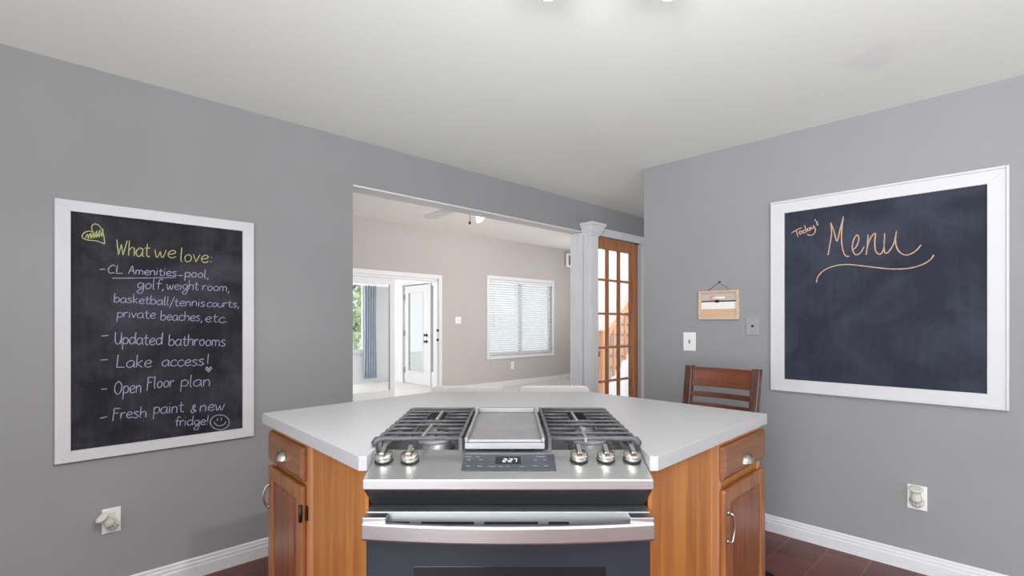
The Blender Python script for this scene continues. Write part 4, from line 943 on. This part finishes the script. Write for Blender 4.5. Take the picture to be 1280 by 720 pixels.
# light switch
a0, a1, z0, z1 = rect(FR, 854.6, 870, (415.3, 438.3), (415.5, 438.5))
sw = thing('light_switch', 'white light switch plate on the right wall below the plaque', 'switch', at(FR, (a0+a1)/2, 0, z0))
MB(FR).box(a0, a1, -0.006, -0.0004, z0, z1).build('cover_plate', 'plastic', sw, bevel=0.002)
xm, zm = (a0+a1)/2, (z0+z1)/2
MB(FR).hexa([(xm-0.005, -0.006, zm-0.012), (xm+0.005, -0.006, zm-0.012), (xm+0.005, -0.006, zm+0.012), (xm-0.005, -0.006, zm+0.012), (xm-0.004, -0.016, zm-0.011), (xm+0.004, -0.016, zm-0.011), (xm+0.004, -0.010, zm+0.006), (xm-0.004, -0.010, zm+0.006)]).build('toggle', 'vent_grey', sw)
# painted blank plate
a0, a1, z0, z1 = rect(FR, 933, 949.3, (396.5, 418.5), (396, 419.5))
bp = thing('cover_plate', 'grey painted wall plate with a centre hole beside the menu board', 'wall plate', at(FR, (a0+a1)/2, 0, z0))
MB(FR).box(a0, a1, -0.007, -0.0004, z0, z1).build('plate', 'grey_plate', bp, bevel=0.008, seg=3)
xm, zm = (a0+a1)/2, (z0+z1)/2; mb = MB(FR); mb.lathe([(0, 0), (0.008, 0), (0.007, 0.003), (0, 0.003)], Matrix.Translation((xm, -0.007, zm)) @ Matrix.Rotation(PI/2, 4, 'X'), 14); mb.build('jack', 'bronze', bp)
for s in (-1, 1):
    mb = MB(FR); mb.lathe([(0, 0), (0.003, 0), (0.002, 0.0012), (0, 0.0012)], Matrix.Translation((xm, -0.007, zm+s*(z1-z0)*0.37)) @ Matrix.Rotation(PI/2, 4, 'X'), 10); mb.build('screw', 'vent_grey', bp)
# outlets with plug-in fresheners
def outlet(F, a0, a1, z0, z1, lab1, lab2, turn=0, sc=1.0):
    t = thing('wall_outlet', lab1, 'outlet', at(F, (a0+a1)/2, 0, z0), 'kitchen wall outlets')
    MB(F).box(a0, a1, -0.006, -0.0004, z0, z1).build('cover_plate', 'plastic', t, bevel=0.002)
    xm = (a0+a1)/2; h = z1-z0
    for k in (0.30, 0.70): MB(F).box(xm-0.016, xm+0.016, -0.0078, -0.006, z0+h*k-0.0135, z0+h*k+0.0135).build('socket', 'ivory', t, bevel=0.004)
    mb = MB(F); mb.lathe([(0, 0), (0.003, 0), (0, 0.0015)], Matrix.Translation((xm, -0.006, z0+h*0.5)) @ Matrix.Rotation(PI/2, 4, 'X'), 8); mb.build('screw', 'vent_grey', t)
    zc = z0+h*0.36
    fr = thing('air_freshener', lab2, 'air freshener', at(F, xm, -0.0085, zc), 'plug-in air fresheners')
    R = Matrix.Translation((xm, -0.0085*(1-sc), zc)) @ Matrix.Scale(sc, 4) @ Matrix.Rotation(-math.radians(turn), 4, 'Y')   # turned in the socket
    R0 = R @ Matrix.Rotation(PI/2, 4, 'X')
    mb = MB(F)                                              # domed vent body against the lower socket
    mb.lathe([(0, 0.0082), (0.030, 0.0082), (0.0315, 0.014), (0.030, 0.026), (0.024, 0.038), (0.012, 0.045), (0, 0.046)], R0, 24)
    mb.build('plug_body', 'ivory', fr)
    mb = MB(F)                                              # neck leaning out to the flared rim
    A = R @ Matrix.Translation((0, -0.030, 0.006)) @ Matrix.Rotation(math.radians(14), 4, 'X')
    mb.lathe([(0, -0.002), (0.024, 0.0), (0.0235, 0.018), (0.020, 0.040), (0.020, 0.052), (0.028, 0.060), (0.030, 0.066), (0.028, 0.069), (0.014, 0.066), (0, 0.066)], A, 24)
    mb.build('chimney', 'ivory', fr)
    mb = MB(F @ R)
    for k, j in ((-1, 0), (0, 0), (1, 0), (-1, 1), (0, 1), (1, 1), (0, 2)):
        xx = k*0.013; zz = -0.006-j*0.0085; r2 = math.hypot(xx, zz)
        yy = -(0.0465-0.55*r2*r2/0.03) if r2 < 0.024 else -0.034
        mb.box(xx-0.0042, xx+0.0042, yy-0.001, -0.020, zz-0.0028, zz+0.0028)
    mb.build('vent_slots', 'vent_grey', fr)
    return t
a0, a1, z0, z1 = rect(FL, 127.2, 150.8, (637.2, 667.5), (632.4, 663))
outlet(FL, a0, a1, z0, z1, 'white outlet low on the left wall under the list chalkboard', 'white plug-in air freshener in the outlet under the list chalkboard', 38, 0.87)
a0, a1, z0, z1 = rect(FR, 1134.3, 1159.3, (604.8, 634), (608.2, 639.2))
outlet(FR, a0, a1, z0, z1, 'white outlet low on the right wall under the menu board', 'white plug-in air freshener in the outlet under the menu board')
# living room switch, outlet and sconce
a0, a1, z0, z1 = rect(FF, 569, 575.8, (396, 404.5), (396, 404.5)); xm, zm = (a0+a1)/2, (z0+z1)/2
sw = thing('light_switch', 'white switch plate on the taupe wall between patio door and window', 'switch', at(FF, xm, 0, z0))
MB(FF).box(a0, a1, -0.007, -0.0004, z0, z1).build('cover_plate', 'plastic', sw, bevel=0.002); MB(FF).box(xm-0.012, xm+0.012, -0.013, -0.007, zm-0.02, zm+0.02).build('rocker', 'ivory', sw)
a0, a1, z0, z1 = rect(FF, 638.3, 642.6, (452, 461.5), (452, 461.5)); xm, zm = (a0+a1)/2, (z0+z1)/2
ow = thing('wall_outlet', 'small white outlet on the taupe wall under the blind', 'outlet', at(FF, xm, 0, z0))
MB(FF).box(xm-0.04, xm+0.04, -0.006, -0.0004, z0, z1).build('cover_plate', 'plastic', ow, bevel=0.002)
for k in (0.3, 0.7): MB(FF).box(xm-0.018, xm+0.018, -0.009, -0.006, z0+(z1-z0)*k-0.018, z0+(z1-z0)*k+0.018).build('socket', 'ivory', ow)
a0, a1, z0, z1 = rect(FF, 709, 720, (316.5, 334.5), (317.5, 334.5), -0.08)
sc = thing('wall_speaker', 'small white boxy fixture high on the taupe wall beside the jamb', 'wall fixture', at(FF, (a0+a1)/2, 0, z0))
mb = MB(FF); mb.box(a0, a1, -0.08, -0.03, z0, z1); mb.build('housing', 'plastic', sc, bevel=0.012)
MB(FF).box(a0+0.05, a1-0.05, -0.083, -0.0795, z0+0.05, z1-0.05).build('grille', 'vent_grey', sc, bevel=0.002)
MB(FF).box((a0+a1)/2-0.03, (a0+a1)/2+0.03, -0.031, -0.0006, (z0+z1)/2-0.04, (z0+z1)/2+0.04).build('bracket', 'vent_grey', sc)

# ================================================================== CHAIR AND STOOLS
rt = Vector((0.487*2.56, 2.56, 0)); lt = Vector((0.348*2.93, 2.93, 0))
cdir = -N; cin = U
cmid = (rt+lt)/2-U*0.085+Vector((0.008, 0.0, 0))
CHF = frame((cmid.x, cmid.y, 0), cdir, cin)                 # x along the back (to the viewer's right), y towards the wall
ch = thing('dining_chair', 'dark brown wooden ladder-back chair between the island and the menu board wall', 'chair', CHF)
hwid = 0.182; topz = 1.035; lean = 0.085
def postpts(sx): return [(sx*(hwid-0.012), 0.05, 0), (sx*(hwid-0.008), -lean*0.2, 0.46), (sx*(hwid-0.004), lean*0.35, 0.75), (sx*hwid, lean, topz)]
def post(sx):
    mb = MB(CHF); P = postpts(sx); w = 0.021; vs = []; fs = []
    for x, y, z in P: vs += [(x-w, y-0.02, z), (x+w, y-0.02, z), (x+w, y+0.02, z), (x-w, y+0.02, z)]
    for i in range(3):
        for k in range(4): fs.append((4*i+k, 4*i+(k+1) % 4, 4*i+4+(k+1) % 4, 4*i+4+k))
    fs += [(0, 3, 2, 1), (12, 13, 14, 15)]; mb.faces(vs, fs); return mb
for sx in (-1, 1): post(sx).build('leg', 'chair_dark', ch, bevel=0.004)
for sx in (-1, 1):
    mb = MB(CHF); x = sx*(hwid-0.0); mb.hexa([(x-0.017, -0.40, 0), (x+0.017, -0.40, 0), (x+0.017, -0.366, 0), (x-0.017, -0.366, 0), (x-0.021, -0.405, 0.435), (x+0.021, -0.405, 0.435), (x+0.021, -0.363, 0.435), (x-0.021, -0.363, 0.435)]); mb.build('leg', 'chair_dark', ch, bevel=0.003)
mb = MB(CHF); mb.box(-hwid-0.02, hwid+0.02, -0.43, -0.04, 0.436, 0.465); mb.build('seat', 'chair_wood', ch, bevel=0.008)
mb = MB(CHF); mb.box(-hwid+0.02, hwid-0.02, -0.395, -0.375, 0.37, 0.435)
for sx in (-1, 1): x = sx*hwid; mb.box(x-0.01, x+0.01, -0.37, -0.0, 0.37, 0.435)
mb.build('apron', 'chair_wood', ch)
def ybk(z):
    P = postpts(1)
    for (a, b) in zip(P, P[1:]):
        if a[2] <= z <= b[2]: return a[1]+(b[1]-a[1])*(z-a[2])/(b[2]-a[2])
    return lean
def rail(z0, z1, name):
    mb = MB(CHF); n = 10; vs = []; fs = []
    for i in range(n+1):
        t = i/n*2-1; x = t*(hwid-0.018); bow = 0.018*(1-t*t)
        for z in (z0, z1):
            y = ybk(z)+bow
            vs += [(x, y-0.009, z), (x, y+0.009, z)]
    for i in range(n):
        o = 4*i
        for a, b in ((0, 1), (1, 3), (3, 2), (2, 0)): fs.append((o+a, o+b, o+4+b, o+4+a))
    fs += [(0, 1, 3, 2), (4*n, 4*n+1, 4*n+3, 4*n+2)]
    mb.faces(vs, fs); mb.build(name, 'chair_wood', ch, bevel=0.002)
rail(0.925, 1.028, 'top_rail')
for z in (0.868, 0.808, 0.748, 0.688): rail(z, z+0.027, 'slat')

def stool(xl, xr, yt, label):
    Y = 2.93; x0, x1 = (xl-CX)/FPX*Y, (xr-CX)/FPX*Y; zt = H-(yt-CY)*Y/FPX; xm = (x0+x1)/2
    F = Matrix.Translation((xm, Y, 0)); t = thing('counter_stool', label, 'stool', F, 'white counter stools behind the island'); w = (x1-x0)/2
    # rounded low back
    r = 0.035; out = [(-w, 0.70)]+[(-w+r-r*math.cos(a), zt-r+r*math.sin(a)) for a in [i*PI/16 for i in range(9)]]+[(w-r+r*math.cos(a), zt-r+r*math.sin(a)) for a in [PI/2-i*PI/16 for i in range(9)]]+[(w, 0.70)]
    mb = MB(F); n = len(out); vs = [(x, 0.0, z) for x, z in out]+[(x, 0.028, z) for x, z in out]
    mb.faces(vs, [tuple(range(n)), tuple(reversed(range(n, 2*n)))]+[(i, n+i, n+(i+1) % n, (i+1) % n) for i in range(n)])
    mb.build('backrest', 'stool_white', t, bevel=0.006)
    mb = MB(F); mb.box(-w, w, -0.26, 0.03, 0.66, 0.699); mb.build('seat', 'stool_white', t, bevel=0.012)
    for sx in (-1, 1):
        for y in (-0.23, 0.0):
            mb = MB(F); mb.tube([(sx*(w-0.02), y, 0), (sx*(w-0.05), y, 0.66)], 0.012, 10); mb.build('leg', 'chrome', t)
    q = w-0.035
    for y in (-0.23, 0): mb = MB(F); mb.tube([(-q, y, 0.25), (q, y, 0.25)], 0.009, 8); mb.build('footrest', 'chrome', t)
    return t
stool(539.5, 629.5, 482.3, 'white low-back stool behind the island, on the side of the patio door')
stool(648.0, 737.0, 482.3, 'white low-back stool behind the island, on the side of the French door')

# black bowl on the floor by the right cabinet
F = Matrix.Translation((1.21, 2.45, 0))
mb = MB(F); mb.lathe([(0, 0.0), (0.085, 0.0), (0.088, 0.008), (0.074, 0.045), (0.066, 0.05), (0.058, 0.046), (0.045, 0.016), (0, 0.014)], seg=32)
solo(mb, 'pet_bowl', 'black', 'round black object on the tiled floor beside the right-hand oak cabinet', 'bowl', F)

# ================================================================== LIGHTS AND FAN
TZ = 2.298; TY = (TZ-H)/((CY-3.0)/FPX)
tl = thing('track_light', 'ceiling track light above the range, only its two lit bulbs showing', 'track light', Matrix.Translation((0.3, TY-0.05, CEIL)))
mb = MB(); mb.box(-0.35, 0.75, TY-0.07, TY-0.035, CEIL-0.025, CEIL-0.0005); mb.build('track', 'trim', tl, bevel=0.003)
for px in (685, 833.5):
    x = (px-CX)/FPX*TY
    F = Matrix.Translation((x, TY-0.02, TZ+0.002)) @ Matrix.Rotation(math.radians(8), 4, 'X')
    mb = MB(F); mb.lathe([(0.0, 0.075), (0.018, 0.075), (0.032, 0.050), (0.040, 0.012), (0.037, 0.012), (0.029, 0.048), (0.0, 0.066)], seg=24); hd = mb.build('lamp_head', 'steel_pol', tl)
    mb = MB(); mb.tube([(x, TY-0.052, CEIL-0.02), (x, TY-0.035, TZ+0.07)], 0.007, 8); mb.build('stem', 'steel_pol', hd)
    mb = MB(F); mb.lathe([(0, 0.055), (0.014, 0.05), (0.026, 0.03), (0.029, 0.016), (0.024, 0.004), (0.012, -0.002), (0, -0.003)], seg=20); mb.build('bulb', 'bulb', hd)

F = Matrix.Translation((0.22, 1.0, 2.30))
sp = thing('ceiling_spotlight', 'single ceiling spot lamp above the near edge of the range', 'spotlight', Matrix.Translation((0.22, 1.0, CEIL)))
mb = MB(); mb.lathe([(0, CEIL-0.0005), (0.05, CEIL-0.0005), (0.05, CEIL-0.02), (0, CEIL-0.02)], Matrix.Translation((0.22, 1.0, 0)), 24); mb.tube([(0.22, 1.0, CEIL-0.02), (0.22, 1.0, 2.372)], 0.007, 8); mb.build('base', 'steel_pol', sp)
mb = MB(F); mb.lathe([(0.0, 0.075), (0.018, 0.075), (0.032, 0.050), (0.040, 0.012), (0.037, 0.012), (0.029, 0.048), (0.0, 0.066)], seg=24); hd = mb.build('lamp_head', 'steel_pol', sp)
mb = MB(F); mb.lathe([(0, 0.055), (0.014, 0.05), (0.026, 0.03), (0.029, 0.016), (0.024, 0.004), (0.012, -0.002), (0, -0.003)], seg=20); mb.build('bulb', 'spot_bulb', hd)
sd = bpy.data.lights.new('spot_beam', 'SPOT'); sd.energy = SPOTW; sd.spot_size = math.radians(64); sd.spot_blend = 0.7; sd.shadow_soft_size = 0.02
so = bpy.data.objects.new('spot_beam', sd); C.objects.link(so); so.location = (0.20, 1.0, 2.285); so.rotation_euler = (Vector((-1.72, 2.35, 0.35))-so.location).to_track_quat('-Z', 'Y').to_euler()

FY = 5.75; FX = -0.48
FN = Matrix.Translation((FX, FY, CEIL2))
fan = thing('ceiling_fan', 'white ceiling fan with lamp shades in the living room', 'ceiling fan', FN)
mb = MB(FN); mb.lathe([(0, 0), (0.07, 0), (0.065, -0.04), (0.02, -0.06), (0, -0.06)], seg=24); mb.build('canopy', 'fan_white', fan)
mb = MB(FN); mb.tube([(0, 0, -0.05), (0, 0, -0.24)], 0.012, 10); mb.build('downrod', 'fan_white', fan)
mb = MB(FN); mb.lathe([(0, -0.22), (0.06, -0.23), (0.11, -0.26), (0.115, -0.31), (0.08, -0.35), (0.04, -0.37), (0, -0.37)], seg=28); mb.build('motor_housing', 'fan_white', fan)
tip = Vector((-1.09+0.0, 6.5)); a0 = math.atan2(tip.y-FY, tip.x-FX)
for k in range(5):
    A = FN @ Matrix.Rotation(a0+k*2*PI/5, 4, 'Z') @ Matrix.Translation((0, 0, -0.325)) @ Matrix.Rotation(math.radians(11), 4, 'X')
    out = [(0.30, -0.055), (0.45, -0.066), (0.9, -0.072), (0.97, -0.05), (0.99, 0), (0.97, 0.05), (0.9, 0.072), (0.45, 0.066), (0.30, 0.055)]
    mb = MB(A); mb.prism(out, 0, 0.007); b = mb.build('blade', 'fan_white', fan)
    mb = MB(A); mb.prism([(0.09, -0.018), (0.24, -0.02), (0.38, -0.045), (0.38, 0.045), (0.24, 0.02), (0.09, 0.018)], -0.007, -0.0005); mb.build('blade_bracket', 'bronze', b)
mb = MB(FN); mb.lathe([(0, -0.37), (0.045, -0.375), (0.045, -0.41), (0.02, -0.44), (0, -0.44)], seg=20); mb.build('light_kit', 'bronze', fan)
A = FN @ Matrix.Rotation(math.radians(-25), 4, 'Z') @ Matrix.Translation((0.03, 0, -0.395)) @ Matrix.Rotation(math.radians(132), 4, 'Y')
mb = MB(A); mb.lathe([(0.016, 0), (0.018, 0.03), (0.035, 0.05), (0.055, 0.10), (0.070, 0.15), (0.066, 0.15), (0.050, 0.10), (0.030, 0.055), (0.0, 0.04)], seg=20); mb.build('lamp_shade', 'shade_glass', fan)
mb = MB(FN); mb.tube([(0.0, 0, -0.44), (0.0, 0, -0.52)], 0.003, 6); mb.lathe([(0, -0.52), (0.013, -0.525), (0.015, -0.545), (0, -0.555)], seg=12); mb.build('pull_chain', 'bronze', fan)
# lamp added out of view to brighten the hall behind the French door
F = at(ROOM, 6.6, 4.4, CEIL2)
hl = thing('hall_fill_lamp', 'unseen round lamp added to brighten the stair hall', 'ceiling lamp', F)
mb = MB(F); mb.lathe([(0, -0.0005), (0.17, -0.0005), (0.17, -0.03), (0, -0.03)], seg=28); mb.build('base', 'fan_white', hl)
mb = MB(F); mb.lathe([(0.155, -0.03), (0.15, -0.06), (0.11, -0.09), (0, -0.105)], seg=28); mb.build('diffuser', 'glow', hl)

# ================================================================== STAIRS behind the French door
dS = 4.75; FSt = frame(N*dS, U, N)
stt = thing('staircase', 'white staircase with orange wood rail seen through the French door panes', 'staircase', FSt, kind='structure')
sx0, sz0 = hit(FSt, 760, 478); rise, run = 0.18, 0.235; ns = 9
sx0 = hit(FSt, 757, 470)[0]
mb = MB(FSt)
for k in range(ns): x = sx0+k*run; mb.box(x, x+run, 0.06, 0.70, 0, (k+1)*rise-0.03)
mb.build('riser', 'white_wall', stt)
for k in range(ns):
    x = sx0+k*run; MB(FSt).box(x-0.025, x+run, 0.05, 0.70, (k+1)*rise-0.03, (k+1)*rise).build('tread', 'stair_wood', stt, bevel=0.004)
mb = MB(FSt); L = ns*run; Hh = ns*rise
mb.hexa([(sx0-0.02, 0.0, 0.0), (sx0+L, 0.0, 0.0), (sx0+L, 0.05, 0.0), (sx0-0.02, 0.05, 0.0), (sx0-0.02, 0.0, 0.20), (sx0+L, 0.0, Hh+0.20), (sx0+L, 0.05, Hh+0.20), (sx0-0.02, 0.05, 0.20)]); mb.build('stringer', 'white_wall', stt)
for k in range(ns+4):
    x = sx0+0.10+k*0.165; z = 0.20+(x-sx0)*rise/run
    mb = MB(FSt); mb.box(x-0.020, x+0.020, 0.006, 0.044, z-0.02, z+0.80); mb.build('baluster', 'stair_wood', stt, bevel=0.004)
mb = MB(FSt)
def rz(x): return 1.0+(x-sx0)*rise/run
xa, xb = sx0-0.02, sx0+L
mb.hexa([(xa, -0.01, rz(xa)), (xb, -0.01, rz(xb)), (xb, 0.06, rz(xb)), (xa, 0.06, rz(xa)), (xa, -0.01, rz(xa)+0.07), (xb, -0.01, rz(xb)+0.07), (xb, 0.06, rz(xb)+0.07), (xa, 0.06, rz(xa)+0.07)]); mb.build('handrail', 'stair_wood', stt, bevel=0.012)
mb = MB(FSt); mb.box(sx0-0.12, sx0-0.02, -0.03, 0.07, 0, 1.12); mb.box(sx0-0.13, sx0-0.01, -0.04, 0.08, 1.12, 1.16); mb.build('newel_post', 'stair_wood', stt, bevel=0.006)
